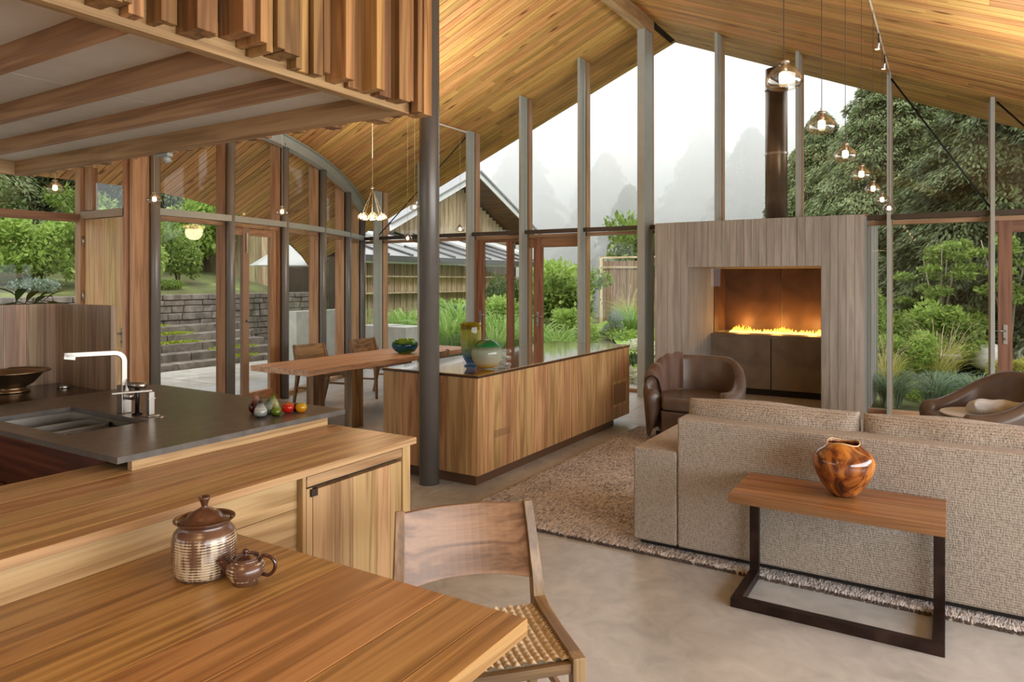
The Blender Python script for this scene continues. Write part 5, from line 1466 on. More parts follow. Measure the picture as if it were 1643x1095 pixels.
def pendant(ztop, cm_=cordm, D=.14, label=''):
    root = empty('pendant_lamp')
    r_ = D / 2
    MB().lathe([(r_ * .62, -r_ * .72), (r_ * .86, -r_ * .62), (r_ * 1.0, -r_ * .38), (r_ * .98, -r_ * .12), (r_ * .84, r_ * .16), (r_ * .60, r_ * .42), (r_ * .36, r_ * .60), (r_ * .24, r_ * .72), (r_ * .30, r_ * .82)], (0, 0, 0), 36, False).build('glass_shade', lg, root, org=(0, 0, 0), smooth=True)
    MB().lathe([(r_ * .14, -r_ * .42), (r_ * .24, -r_ * .36), (r_ * .26, -r_ * .1), (r_ * .24, r_ * .16), (r_ * .1, r_ * .2)], (0, 0, 0), 20, close_top=True).build('bulb', bulb, root, org=(0, 0, 0), smooth=True)
    MB().lathe([(r_ * .12, r_ * .2), (r_ * .2, r_ * .22), (r_ * .2, r_ * .5), (r_ * .1, r_ * .8)], (0, 0, 0), 16).build('socket', CHROME(), root, org=(0, 0, 0), smooth=True)
    MB().lathe([(r_ * .30, r_ * .70), (r_ * .33, r_ * .76), (r_ * .31, r_ * .86), (r_ * .12, r_ * .90), (r_ * .05, r_ * .92)], (0, 0, 0), 24).build('cap', CHROME(), root, org=(0, 0, 0), smooth=True)
    MB().tube([(0, 0, r_ * .85), (0, 0, ztop)], .0022, 6).build('cord', cm_, root, org=(0, 0, 0))
    return root
labs = ['largest clear glass pendant of the lounge row, in front of the flue pipe', 'second glass pendant of the lounge row, against white sky', 'third glass pendant of the lounge row, just right of the second',
        'fourth glass pendant of the lounge row', 'fifth glass pendant of the lounge row', 'sixth glass pendant of the lounge row, next to last', 'smallest glass pendant of the lounge row, touching the steel post']
tk1 = thing('track_rail', (-.56, 4.6, 3.98), 'thin pale cable track under the right ceiling slope carrying the lounge pendants', 'track')
ztr = roofz(-.56) - .03
bx('rail', (-.566, -.554, -1.0, 9.25, ztr - .006, ztr + .006), mat_plain('pale_track', (226, 216, 196), .35, .3), tk1)
for y in np.arange(.4, 9.2, .9):
    MB().tube([(-.56, y, ztr), (-.56, y, roofz(-.56))], .007, 6).build('standoff', BLACK(), tk1)
p0 = pendant(ztr - 2.42)
for i in range(7):
    o = p0 if i == 0 else copy_tree(p0)
    o.location = (-.555, 2.96 + i * .995, 2.415); tag(o, labs[i], 'pendant lamp', 'glass pendants in the lounge row')
tk2 = thing('track_rail', (-6.58, 5, 3.98), 'white cable track under the left ceiling slope ending at a steel post', 'track')
bx('rail', (-6.592, -6.568, 2.7, 9.25, ztr - .008, ztr + .008), mat_plain('white_track', (240, 236, 228), .35), tk2)
for y in np.arange(3.2, 9.2, 1.0):
    MB().tube([(-6.58, y, ztr), (-6.58, y, roofz(-6.58))], .007, 6).build('standoff', BLACK(), tk2)
p1 = pendant(ztr - 2.4, cordl)
for (x, y, z, lb) in [(-6.58, 3.11, 2.41, 'glass pendant farthest left, seen against the green garden'), (-6.58, 4.01, 2.40, 'glass pendant beside the first round steel post'), (-6.58, 5.56, 2.405, 'glass pendant just above the steel transom of the curved wall'),
                      (-6.58, 7.80, 2.21, 'low glass pendant left of the round column, under the transom'), (-6.50, 7.86, 2.66, 'glass pendant left of the round column near the black brace rod'), (-6.56, 9.05, 2.42, 'glass pendant in front of the steel post right of the column')]:
    o = p1 if y == 3.11 else copy_tree(p1)
    o.location = (x, y, z); tag(o, lb, 'pendant lamp', 'glass pendants in the dining row')
for o in [q for q in bpy.data.objects if q.name.startswith('pendant_lamp')]:
    if o.location.x < -5:     # stretch each cord to reach the track
        for c in kids(o):
            if c.name.startswith('cord'): c.scale.z = (ztr - o.location.z) / (ztr - 2.4)
cl = thing('cluster_chandelier', (-6.0, 6.45, 2.38), 'chandelier of clustered glowing glass globes hanging over the slab table', 'chandelier')
bulb2 = mat_emit('chandelier_bulb', (255, 206, 140), 14.0)
H = Vector((-6.0, 6.45, 2.72))
for k in range(9):
    a = 2 * math.pi * k / 8; r_ = .13 if k < 8 else 0
    c = Vector((-6.0 + r_ * math.cos(a), 6.45 + r_ * math.sin(a), 2.375))
    g = MB().lathe([(.03, -.04), (.046, -.03), (.052, -.008), (.044, .018), (.028, .038), (.014, .05)], c, 20, False).build('glass_globe', lg, cl, smooth=True)
    MB().lathe([(.008, -.025), (.018, -.018), (.018, .008), (.008, .014)], c, 12, close_top=True).build('bulb', bulb2, g, smooth=True)
    MB().tube([c + Vector((0, 0, .02)), H], .0022, 5).build('cord', cordl, cl)
MB().lathe([(.022, 0), (.03, .008), (.03, .02), (.01, .03)], H, 18).build('hub', CHROME(), cl, smooth=True)
MB().tube([H, (-6.0, 6.45, roofz(-6.0))], .004, 6).build('stem', cordl, cl)
point('chandelier_glow', (-6.0, 6.45, 2.30), 14, (1.0, .72, .42), .12)
# track spot on the right ceiling
ts = thing('track_spot', (-.56, 8.6, 3.9), 'tiny lit spotlight on the cable track below the right ceiling slope', 'spotlight')
for y in (8.35, 7.6):
    MB().tube([(-.56, y, ztr - .01), (-.56, y, ztr - .10)], .006, 6).build('stem', BLACK(), ts)
    MB().tube([(-.56, y, ztr - .10), (-.57, y + .02, ztr - .15)], [.018, .028], 14).build('head', CHROME(), ts)
    MB().lathe([(.001, 0), (.022, .0)], (-.571, y + .022, ztr - .153), 14).build('lens', mat_emit('spot_lens', (255, 210, 140), 10), ts)
# ================= GARDEN =================
def leafcloud(n, blobs, size, seed=1, aspect=.45, droop=0.0, shell_=.55):
    """n leaves spread through ellipsoid blobs (cx,cy,cz,rx,ry,rz); bent diamond leaves, 2 tris each"""
    rs = np.random.RandomState(seed)
    B = np.array(blobs, float); w = (B[:, 3] * B[:, 4] * B[:, 5]) ** (2 / 3.); w /= w.sum()
    k = rs.choice(len(B), n, p=w)
    d = rs.normal(size=(n, 3)); d /= np.linalg.norm(d, axis=1)[:, None]
    r = (shell_ + (1 - shell_) * rs.uniform(size=n)) ** 1.0
    r = np.where(rs.uniform(size=n) < .25, rs.uniform(size=n) ** .5, r) * rs.uniform(.85, 1.08, n)
    C = B[k, :3] + d * r[:, None] * B[k, 3:]
    ax = d * .7 + rs.normal(size=(n, 3)) * .7; ax[:, 2] -= droop; ax /= np.linalg.norm(ax, axis=1)[:, None]
    up = rs.normal(size=(n, 3)) * .5 + np.array([0, 0, 1.0]); sd = np.cross(ax, up); sd /= np.linalg.norm(sd, axis=1)[:, None] + 1e-9
    nn = np.cross(sd, ax)
    L = size * rs.uniform(.6, 1.35, n)[:, None]; W = L * aspect
    P0 = C - ax * L / 2; P2 = C + ax * L / 2; P1 = C + sd * W / 2 - nn * L * .08; P3 = C - sd * W / 2 - nn * L * .08
    V = np.stack([P0, P1, P2, P3], 1).reshape(-1, 3)
    F = np.arange(4 * n).reshape(-1, 4)
    return V, F
def blades(n, base_r, h, spread, w, seed=1, seg=5, arch=1.0):
    """strappy arching blades from a clump"""
    rs = np.random.RandomState(seed); V = []; F = []
    for i in range(n):
        a = rs.uniform(0, 2 * np.pi); r0 = base_r * np.sqrt(rs.uniform()); b0 = np.array([r0 * np.cos(a), r0 * np.sin(a), 0])
        a2 = a + rs.normal() * .5; out = spread * rs.uniform(.25, 1.1); hh = h * rs.uniform(.6, 1.1)
        dv = np.array([np.cos(a2), np.sin(a2), 0]); sd = np.array([-dv[1], dv[0], 0]) * w * rs.uniform(.7, 1.2)
        tw = rs.uniform(-.5, .5); b = len(V)
        for j in range(seg + 1):
            t = j / seg
            p = b0 + dv * out * t ** 1.6 + np.array([0, 0, hh * (1.55 * t - arch * .75 * t ** 2.6)])
            ww = (1 - t ** 2.5) * .5 + .02
            s2 = sd + np.array([0, 0, w * tw])
            V += [p - s2 * ww, p + s2 * ww]
        F += [(b + 2 * j, b + 2 * j + 1, b + 2 * j + 3, b + 2 * j + 2) for j in range(seg)]
    return np.array(V), np.array(F)
def conifer(h, r, nb, seed, size=.16, per=70):
    rs = np.random.RandomState(seed); Vs = []; Fs = []; nv = 0; twig = MB()
    for i in range(nb):
        t = (i + rs.uniform()) / nb; z = h * (.06 + .92 * t); L = r * (1 - t) ** .75 * rs.uniform(.7, 1.12) + .25
        a = rs.uniform(0, 6.283); dx = np.array([np.cos(a), np.sin(a), 0]); sd = np.array([-dx[1], dx[0], 0])
        m = max(14, int(per * L / r * 1.3))
        s = rs.uniform(.08, 1, m) ** .75
        wd = (.26 * L + .12) * np.sin(np.pi * np.clip(s, .05, .98)) ** .6
        lat = rs.uniform(-1, 1, m)
        zz = z + .10 * L * np.sin(s * 3.0) - .30 * L * s ** 2 - np.abs(lat) * wd * .35 - rs.uniform(0, .16, m) + rs.normal(size=m) * .05
        C = dx * (s * L)[:, None] + sd * (lat * wd)[:, None]; C[:, 2] = zz
        ax = dx * 1.0 + sd * (lat * .9)[:, None] + rs.normal(size=(m, 3)) * .25; ax[:, 2] -= .45; ax /= np.linalg.norm(ax, axis=1)[:, None]
        s2 = np.cross(ax, np.array([0, 0, 1.0]) + rs.normal(size=(m, 3)) * .35); s2 /= np.linalg.norm(s2, axis=1)[:, None]
        LL = size * rs.uniform(.7, 1.5, m)[:, None]; WW = LL * .17
        n3 = np.cross(s2, ax) * LL * .12
        P = np.stack([C - ax * LL / 2, C + s2 * WW - n3, C + ax * LL / 2 - n3 * 2, C - s2 * WW - n3], 1).reshape(-1, 3)
        Vs.append(P); Fs.append(np.arange(4 * m).reshape(-1, 4) + nv); nv += 4 * m
        if i % 2 == 0:
            twig.tube([(0, 0, z), tuple(dx * L * .5 + np.array([0, 0, z + .02 * L])), tuple(dx * L * .9 + np.array([0, 0, z - .2 * L]))], [.03 * (1 - t) + .01, .015, .005], 4, cap=False)
    twig.tube([(0, 0, -.3), (0, 0, h * .5), (0, 0, h)], [.022 * h + .04, .014 * h, .01], 8)
    return np.concatenate(Vs), np.concatenate(Fs), twig
bark = mat_ramp_noise('bark', [(0.3, (70, 56, 44)), (.6, (100, 84, 68)), (.8, (126, 110, 92))], scale=(5, 5, 1.2), nscale=2, rough=.9, bump=.3)
greybark = mat_plain('pale_bark', (150, 140, 122), .8)
L_con = mat_leaf('conifer_needles', (58, 70, 46), (102, 116, 74), (146, 156, 112), trans=.25)
L_con2 = mat_leaf('conifer_needles_light', (92, 106, 68), (138, 152, 104), (178, 188, 142), trans=.3)
L_gr = mat_leaf('shrub_green', (88, 112, 50), (148, 172, 86), (196, 212, 130), trans=.4)
L_lt = mat_leaf('fresh_green', (116, 144, 66), (176, 202, 104), (214, 230, 152), trans=.45)
L_dk = mat_leaf('dark_shrub', (58, 76, 44), (102, 122, 70), (140, 158, 100), trans=.3)
L_ye = mat_leaf('yellow_green', (150, 154, 66), (198, 194, 104), (220, 200, 126), trans=.4)
L_bl = mat_leaf('grey_blue_leaf', (120, 138, 120), (160, 178, 156), (198, 210, 192), trans=.3)
L_st = mat_leaf('strap_leaf', (102, 140, 64), (166, 198, 106), (220, 234, 172), trans=.4, rough=.35)
L_sb = mat_leaf('strap_leaf_blue', (96, 120, 96), (142, 166, 132), (200, 214, 188), trans=.3, rough=.35)
L_dry = mat_leaf('dry_plume', (186, 164, 118), (222, 204, 162), (236, 226, 196), trans=.3)
L_fl = mat_leaf('pale_flowers', (186, 194, 136), (230, 228, 208), (242, 240, 232), trans=.3)
# ---- ground
def th(x, y):
    z = -.06
    if y > 13: z += min(.30, (y - 13) * .05) * (1 if x > -9 else 0)
    if x < -13.4: z = 1.28 + min(3.2, (-13.4 - x) * .16)
    if y > 18 and x > -11: z += (y - 18) * .045
    if x < -13.4 and y > 12: z = max(-.06, z - (y - 12) * .6)
    return z
nx, ny = 130, 120
X, Y = np.meshgrid(np.concatenate([np.linspace(-60, -18, 25), np.linspace(-17.5, 30, 105)]), np.concatenate([np.linspace(-8, 30, 95), np.linspace(31, 80, 25)]), indexing='ij')
Z = np.vectorize(th)(X, Y) + .02 * np.sin(X * 1.7) * np.cos(Y * 1.3) * ((Y > 11) | (X < -13))
Z[(X > -9.3) & (X < 3.6) & (Y < 9.6)] -= .15
I = np.arange(nx * ny).reshape(nx, ny)
F = np.stack([I[:-1, :-1], I[1:, :-1], I[1:, 1:], I[:-1, 1:]], -1).reshape(-1, 4)
grd = fastmesh('ground', np.stack([X, Y, Z], -1).reshape(-1, 3), F, mat_ramp_noise('garden_soil', [(0.34, (96, 90, 66)), (.5, (104, 112, 66)), (.62, (132, 140, 84)), (.8, (160, 152, 128))], nscale=1.1, detail=8, rough=1, bump=.4, bd=.05), smooth=True)
tag(grd, 'garden ground of soil and low green cover around the house', 'ground', kind='structure')
# paved terraces outside the glass
pav = tag(empty('terrace', (-6, 10.5, 0)), 'pale concrete paving slabs outside the window walls', 'paving', kind='structure')
pm = mat_ramp_noise('pale_paving', [(0.3, (150, 146, 136)), (.6, (178, 174, 164)), (.8, (196, 192, 184))], nscale=2, rough=.7, rand=True)
for i in range(9):
    for j in range(2):
        bx('paving_slab', (-12.6 + i * 1.3, -11.32 + i * 1.3, 9.66 + j * .72, 10.36 + j * .72, -.1, -.012 + .0 * i), pm, pav)
for i in range(2):
    for j in range(6):
        bx('paving_slab', (-12.3 + i * 1.42, -10.9 + i * 1.42, 1.2 + j * 1.42, 2.6 + j * 1.42, -.1, -.014), pm, pav)
def lawn():
    P = [(-3.4, 11.9), (-4.5, 13.4), (-5.5, 15.0), (-6.7, 17.2), (-8.3, 18.9), (-10.8, 19.7)]
    vs = []; n = 30
    for i in range(n + 1):
        t = i / n * (len(P) - 1); k = min(int(t), len(P) - 2); f = t - k
        x = P[k][0] * (1 - f) + P[k + 1][0] * f; y = P[k][1] * (1 - f) + P[k + 1][1] * f
        d = Vector((P[k + 1][0] - P[k][0], P[k + 1][1] - P[k][1], 0)).normalized()
        for s in (-1, -.33, .33, 1):
            q = (x - d.y * s * .8, y + d.x * s * .8); vs.append((q[0], q[1], th(*q) + .05))
    fs = [(i * 4 + k, i * 4 + k + 1, i * 4 + k + 5, i * 4 + k + 4) for i in range(n) for k in range(3)]
    o = MB().raw(vs, fs).build('lawn_path', mat_ramp_noise('mown_lawn', [(0.3, (120, 148, 62)), (.6, (152, 178, 88)), (.8, (176, 196, 112))], nscale=4, detail=6, rough=.95, bump=.3), None, smooth=True)
    tag(o, 'mown grass path curving away between the planting beds', 'lawn', kind='structure')
lawn()

# ---- planting (each plant one thing)
CAT = {}
def plant(kind, key, builder):
    """first call builds the mesh, later ones copy it"""
    if key in CAT:
        o = copy_tree(CAT[key]); return o
    o = builder(); CAT[key] = o; return o
def put(o, x, y, s=1.0, rz=0.0, label='', cat='shrub', group=None, sz=None, z=None):
    o.location = (x, y, (th(x, y) if z is None else z)); o.scale = (s, s, s if sz is None else sz); o.rotation_euler = (0, 0, rz)
    tag(o, label, cat, group); return o
def mk_shrub(mat, seed, n=4200, size=.085, aspect=.5):
    def f():
        rs = np.random.RandomState(seed)
        bl = [(0, 0, .55, .50, .50, .42)] + [(rs.uniform(-.45, .45), rs.uniform(-.45, .45), rs.uniform(.3, .95), *(rs.uniform(.16, .34, 3))) for _ in range(11)]
        V, F = leafcloud(n, bl, size, seed, aspect)
        root = empty('shrub')
        fastmesh('foliage', V, F, mat, root)
        m = MB()
        for k in range(5):
            a = rs.uniform(0, 6.28); m.tube([(0, 0, -.1), (.1 * math.cos(a), .1 * math.sin(a), .3), (.3 * math.cos(a), .3 * math.sin(a), .75)], [.02, .014, .006], 5)
        m.build('stems', bark, root, org=(0, 0, 0))
        return root
    return f
def mk_clump(mat, seed, n=170, h=.75, spread=.75, w=.022, br=.16, arch=1.0):
    def f():
        V, F = blades(n, br, h, spread, w, seed, arch=arch)
        root = empty('strap_leaf_clump'); fastmesh('leaves', V, F, mat, root); return root
    return f
def mk_plume(seed):
    def f():
        root = empty('arching_grass')
        V, F = blades(150, .12, .8, .8, .010, seed); fastmesh('leaves', V, F, L_ye, root)
        V, F = blades(34, .10, 1.35, 1.25, .009, seed + 1, seg=7, arch=1.25); fastmesh('dry_stems', V, F, L_dry, root)
        return root
    return f
def mk_tree(seed, mat, h=2.6):
    def f():
        rs = np.random.RandomState(seed); root = empty('small_tree'); m = MB(); bl = []
        for k in range(4):
            a = rs.uniform(0, 6.28); tip = np.array([.35 * math.cos(a), .35 * math.sin(a), h * rs.uniform(.75, 1)])
            m.tube([(0, 0, -.1), tuple(tip * [.3, .3, .5]), tuple(tip)], [.028, .02, .008], 6)
            for q in range(4):
                bl.append((tip[0] + rs.uniform(-.35, .35), tip[1] + rs.uniform(-.35, .35), tip[2] - q * .28 + rs.uniform(-.1, .1), rs.uniform(.15, .27), rs.uniform(.15, .27), .09))
        V, F = leafcloud(2400, bl, .09, seed, .42); fastmesh('foliage', V, F, mat, root)
        m.build('trunk', greybark, root, org=(0, 0, 0), smooth=True)
        return root
    return f
def mk_conifer(seed, h, r, nb, mat, size=.17, per=80):
    def f():
        V, F, tw = conifer(h, r, nb, seed, size, per); root = empty('conifer_tree')
        fastmesh('needles', V, F, mat, root); tw.build('trunk', bark, root, org=(0, 0, 0), smooth=True); return root
    return f
def mk_low(mat, seed, n=1800, size=.06):
    def f():
        V, F = leafcloud(n, [(0, 0, .10, .5, .5, .14), (.35, .1, .12, .3, .3, .16), (-.3, -.2, .1, .3, .3, .14)], size, seed, .6)
        root = empty('ground_cover_clump'); fastmesh('leaves', V, F, mat, root); return root
    return f

# big conifers right of the flue (Y 15..30)
sp_c = [(1.3, 17.2, 1.0, 0, 'A', 'large dark conifer filling the right hand panes beyond the garden'),
        (4.6, 18.5, 1.05, 1.7, 'A', 'large dark conifer just outside the right edge of the frame'),
        (-1.2, 20.5, .98, 3.1, 'B', 'broad green conifer behind the pendants, right of the flue'),
        (2.6, 23.5, 1.25, 4.0, 'B', 'tall conifer rising behind the nearest right hand tree'),
        (-3.4, 24.0, .86, .8, 'B', 'lighter conifer partly hidden by the flue pipe'),
        (.2, 26.5, 1.15, 2.2, 'A', 'dark conifer in the second row behind the lounge pendants'),
        (6.5, 25.0, 1.35, 5.0, 'A', 'tall dark conifer in the second row at far right')]
for (x, y, s, rz, k, lb) in sp_c:
    o = plant('c', 'con' + k, mk_conifer(31 if k == 'A' else 47, 7.6, 3.3, 420, L_con if k == 'A' else L_con2, .12, 760))
    put(o, x, y, s, rz, lb, 'tree', 'conifers right of the flue')
# left side woods
for i, (x, y, s, rz, k, lb) in enumerate([(-19, 3.5, .95, 0, 'A', 'dark conifer behind the bright shrubs outside the far left window'), (-22, 7.5, 1.05, 1, 'B', 'pale conifer seen above the solid door'),
        (-20.5, 11.5, 1.0, 2, 'A', 'dark conifer beyond the stone terrace wall'), (-26, 13.5, 1.2, 3, 'B', 'pale conifer far behind the terrace wall'), (-24, 1.5, 1.2, 4, 'B', 'tall pale conifer at the far left edge'),
        (-18.5, 15.5, .6, 2.5, 'B', 'small conifer behind the white parasol')]):
    o = plant('c', 'con' + k, None); put(o, x, y, s, rz, lb, 'tree', 'conifers left of the house')
# far misty trees on a rising slope
mist = [(-17, 38, 1.7), (-12, 41, 2.0), (-8.5, 37, 1.55), (-5, 42, 1.9), (-13.5, 33, 1.2), (-24, 40, 2.1), (-30, 34, 2.0), (-1.5, 40, 1.5), (-20, 46, 2.3), (-9, 48, 2.3), (-34, 26, 2.0), (3, 42, 1.7), (-27, 30, 1.6)]
mlab = ['left of the neighbour gable apex', 'just right of the neighbour gable', 'behind the third post right of the column', 'right of the ridge post', 'nearest one over the shed roof', 'behind the round column', 'over the left end of the slab table', 'right beside the flue', 'second row behind the neighbour gable', 'second row left of the ridge post', 'behind the curved wall, near row', 'behind the conifers right of the flue', 'over the concrete blocks']
for i, (x, y, s) in enumerate(mist):
    o = plant('c', 'conB' if i % 2 else 'conA', None)
    put(o, x, y, s * .72, i * 1.3, 'misty grey conifer far off in fog, ' + mlab[i], 'tree', 'misty trees beyond the fence')
# shrubs
S = [  # x, y, scale, mat key, label
    (-8.3, 15.9, 1.75, 'gr', 'round bright green shrub seen through the door with the lever'),
    (-9.4, 17.6, 1.9, 'lt', 'tall fresh green shrub behind the round one'),
    (-8.6, 22.3, 2.6, 'gr', 'large green bush rising over the fence left of the ridge post'),
    (-7.3, 14.6, .9, 'lt', 'bright low shrub in front of the round one'),
    (-6.4, 19.6, 1.5, 'dk', 'dark shrub against the fence beside the ridge post'),
    (-10.4, 16.6, 1.3, 'dk', 'dark shrub behind the sidelight of the narrow door'),
    (-11.4, 15.2, 1.1, 'lt', 'light shrub against the shed wall'),
    (-9.3, 14.6, 1.1, 'lt', 'yellowish bright shrub behind the strap leaf bed'),
    (-7.2, 16.6, .5, 'bl', 'grey green mounded shrub at the inner curve of the lawn'),
    (-3.9, 16.5, 1.2, 'dk', 'dark shrub behind the left edge of the fireplace'),
    (-.55, 12.3, .7, 'lt', 'low fresh green shrub right of the fireplace flank'),
    (-.9, 13.6, 1.0, 'gr', 'leafy shrub left of the stone bench'),
    (.1, 14.3, 1.1, 'lt', 'leafy shrub behind the stone bench'),
    (.75, 12.5, .45, 'ye', 'yellow green low shrub in front of the pale boulders'),
    (1.9, 16.4, 1.2, 'gr', 'green shrub beyond the pale boulders'),
    (-.2, 15.3, 1.2, 'dk', 'dark shrub under the conifer right of the fireplace'),
    (-1.6, 14.6, 1.3, 'gr', 'tall shrub directly behind the fireplace flue'),
    (-2.5, 15.6, 1.5, 'lt', 'pale flowering shrub just above the fireplace top'),
    (-14.6, 6.6, 1.25, 'lt', 'bushy light green shrub on top of the stone terrace wall'),
    (-14.4, 8.0, 1.35, 'lt', 'feathery pale shrub on the terrace wall left of the timber mullion'),
    (-14.8, 9.6, 1.0, 'gr', 'green shrub on the terrace wall behind the glass door'),
    (-14.7, 4.5, .9, 'lt', 'bright shrub low in the far left window'),
    (-14.9, 3.0, 1.35, 'lt', 'large bright shrub in the far left window'),
    (-15.6, 4.6, 1.5, 'gr', 'tall green shrub behind the bright ones in the left window'),
    (-14.7, 1.9, .9, 'bl', 'silvery shrub at the left edge of the picture'),
    (-16.4, 6.2, 1.5, 'dk', 'dark shrub under the left conifers'),
    (-16.8, 8.8, 1.5, 'gr', 'green shrub under the pale conifer left'),
    (-12.5, 11.9, .7, 'gr', 'green shrub below the white parasol'),
    (-15.8, 2.0, 1.4, 'ye', 'yellow green shrub high at the left edge'),
    (-16.6, 11.2, 1.6, 'lt', 'bright bush behind the white parasol'),
]
mk = {'gr': (L_gr, 3), 'lt': (L_lt, 5), 'dk': (L_dk, 8), 'ye': (L_ye, 12), 'bl': (L_bl, 15)}
for i, (x, y, s, k, lb) in enumerate(S):
    o = plant('s', 'sh' + k + str(i % 2), mk_shrub(mk[k][0], mk[k][1] + 50 * (i % 2), 4200, .085 if k != 'lt' else .10, .5 if k != 'bl' else .22))
    put(o, x, y, s, i * 2.1, lb, 'shrub', sz=s * (1.0 + .12 * (i % 3)))
# strap leaf clumps
C_ = [(-6.6, 12.4, 1.1, 'g', 'arching strap leaf clump outside the door with the lever'), (-6.0, 11.9, .9, 'g', 'smaller arching clump right of the lever door clump'), (-7.4, 12.9, 1.2, 'g', 'arching strap leaf clump left of the lever door stile'),
      (-7.9, 12.1, 1.15, 'g', 'strap leaf clump outside the narrow door'), (-8.5, 13.2, 1.4, 'g', 'strap leaf clump behind the tall glass vase'), (-9.3, 12.5, 1.55, 'g', 'tall strap leaf clump right of the round column'),
      (-9.9, 13.7, 1.8, 'g', 'tall strap leaf clump left of the round column'), (-10.6, 12.7, 1.5, 'g', 'strap leaf clump beside the concrete block'), (-11.4, 13.1, 1.5, 'g', 'strap leaf clump in front of the shed shelves'),
      (-8.9, 14.3, 1.4, 'g', 'upright green clump in the middle bed'), (-7.1, 17.6, 1.2, 'g', 'fountain shaped strap leaf clump beyond the lawn'), (-10.9, 14.6, 1.6, 'b', 'blue green clump beneath the shed eave'),
      (-11.6, 16.4, 1.5, 'g', 'strap leaf clump under the shed skylights'), (-5.4, 18.2, 1.3, 'g', 'strap leaf clump by the fence next to the ridge post'),
      (-.62, 10.45, .72, 'b', 'grey green strap clump against the fireplace flank'), (-.15, 10.75, .66, 'b', 'grey green strap clump outside the right pane'), (.35, 11.1, .62, 'b', 'grey green strap clump left of the right armchair'),
      (.05, 11.6, .6, 'b', 'grey green strap clump in front of the stone bench'), (.8, 10.6, .6, 'b', 'grey green strap clump just above the right armchair')]
for i, (x, y, s, k, lb) in enumerate(C_):
    o = plant('k', 'cl' + k + str(i % 2), mk_clump(L_st if k == 'g' else L_sb, 60 + (i % 2) + (7 if k == 'b' else 0), 190))
    put(o, x, y, s, i * 1.9, lb, 'plant')
for i, (x, y, s, lb) in enumerate([(-.15, 12.35, 1.0, 'yellow green grass with long dry arching stems right of the fireplace'), (.0, 13.5, .95, 'dry stemmed grass behind the stone bench'), (-.75, 11.5, .9, 'dry stemmed grass beside the white fireplace flank'),
                                   (-7.6, 18.6, 1.25, 'golden grass plume in front of the fence'), (-8.2, 14.2, .8, 'yellow grass tuft in the middle bed')]):
    o = plant('p', 'plume', mk_plume(81)); put(o, x, y, s, i * 1.3, lb, 'plant')
for i, (x, y, s, lb) in enumerate([(-.1, 14.6, 1.0, 'slender small tree with pale trunk behind the dry grasses'), (.85, 14.4, 1.05, 'small multi-stemmed tree with bright crown left of the right steel post'), (1.9, 13.8, .9, 'small tree at the right edge of the garden')]):
    o = plant('t', 'tree', mk_tree(91, L_gr)); put(o, x, y, s, i * 2, lb, 'tree')
rr = random.Random(77)
lowspots = []
for k in range(22):
    t = k / 21; y = 11.0 + 7.5 * t
    lowspots.append((-4.6 - .62 * (y - 11) + (1.25 if k % 4 == 3 else -1.2 - .6 * rr.random()) + (.9 if y < 13 else 0), y, 'fl' if k % 3 else 'lt'))
lowspots += [(-4.1, 10.7, 'fl'), (-4.5, 11.3, 'lt'), (-3.7, 11.2, 'fl'), (-5.3, 12.4, 'dk'), (-6.6, 12.2, 'lt'), (-.2, 11.3, 'lt'), (1.5, 12.2, 'gr'), (-.9, 12.6, 'lt'), (.8, 15.6, 'gr'), (-12.3, 12.5, 'lt'), (-11.9, 11.7, 'gr'), (-14.3, 5.2, 'lt'), (-14.3, 6.4, 'bl'), (-14.3, 8.8, 'gr'), (-14.3, 3.2, 'lt'), (-7.5, 12.4, 'dk'), (-8.7, 12.9, 'gr')]
gcn = {'fl': 'low pale flowering ground cover beside the lawn path', 'lt': 'low fresh green ground cover clump in the beds', 'dk': 'low dark ground cover clump in the middle bed', 'gr': 'low green ground cover clump in the beds', 'bl': 'low silvery ground cover on the terrace wall'}
mk2 = {'fl': L_fl, 'lt': L_lt, 'dk': L_dk, 'gr': L_gr, 'bl': L_bl}
ordn = ['nearest the glass', 'second from the glass', 'third from the glass', 'fourth from the glass', 'fifth from the glass', 'sixth from the glass', 'seventh from the glass', 'eighth from the glass', 'ninth from the glass', 'tenth from the glass', 'eleventh from the glass', 'twelfth from the glass']
what = {'fl': 'low pale flowering ground cover', 'lt': 'low fresh green ground cover clump', 'dk': 'low dark ground cover clump', 'gr': 'low mid-green ground cover clump', 'bl': 'low silvery ground cover clump'}
def zone(x, y):
    if x < -13: return 'on the terrace wall'
    if x < -10: return 'by the shed and blocks'
    if x > -2: return 'right of the fireplace'
    return 'left of the lawn' if x < -4.6 - .62 * (y - 11) else 'right of the lawn'
cnt = {}
for i, (x, y, k) in sorted(enumerate(lowspots), key=lambda q: q[1][1]):
    z_ = zone(x, y); c_ = cnt.get((k, z_), 0); cnt[(k, z_)] = c_ + 1
    o = plant('l', 'low' + k, mk_low(mk2[k], 100 + len(k)))
    put(o, x, y, rr.uniform(.8, 1.2), i, '%s %s, %s' % (what[k], z_, ordn[min(c_, 11)]), 'plant', {'fl': 'pale ground cover', 'lt': 'fresh ground cover', 'dk': 'dark ground cover', 'gr': 'green ground cover', 'bl': 'silvery ground cover'}[k])
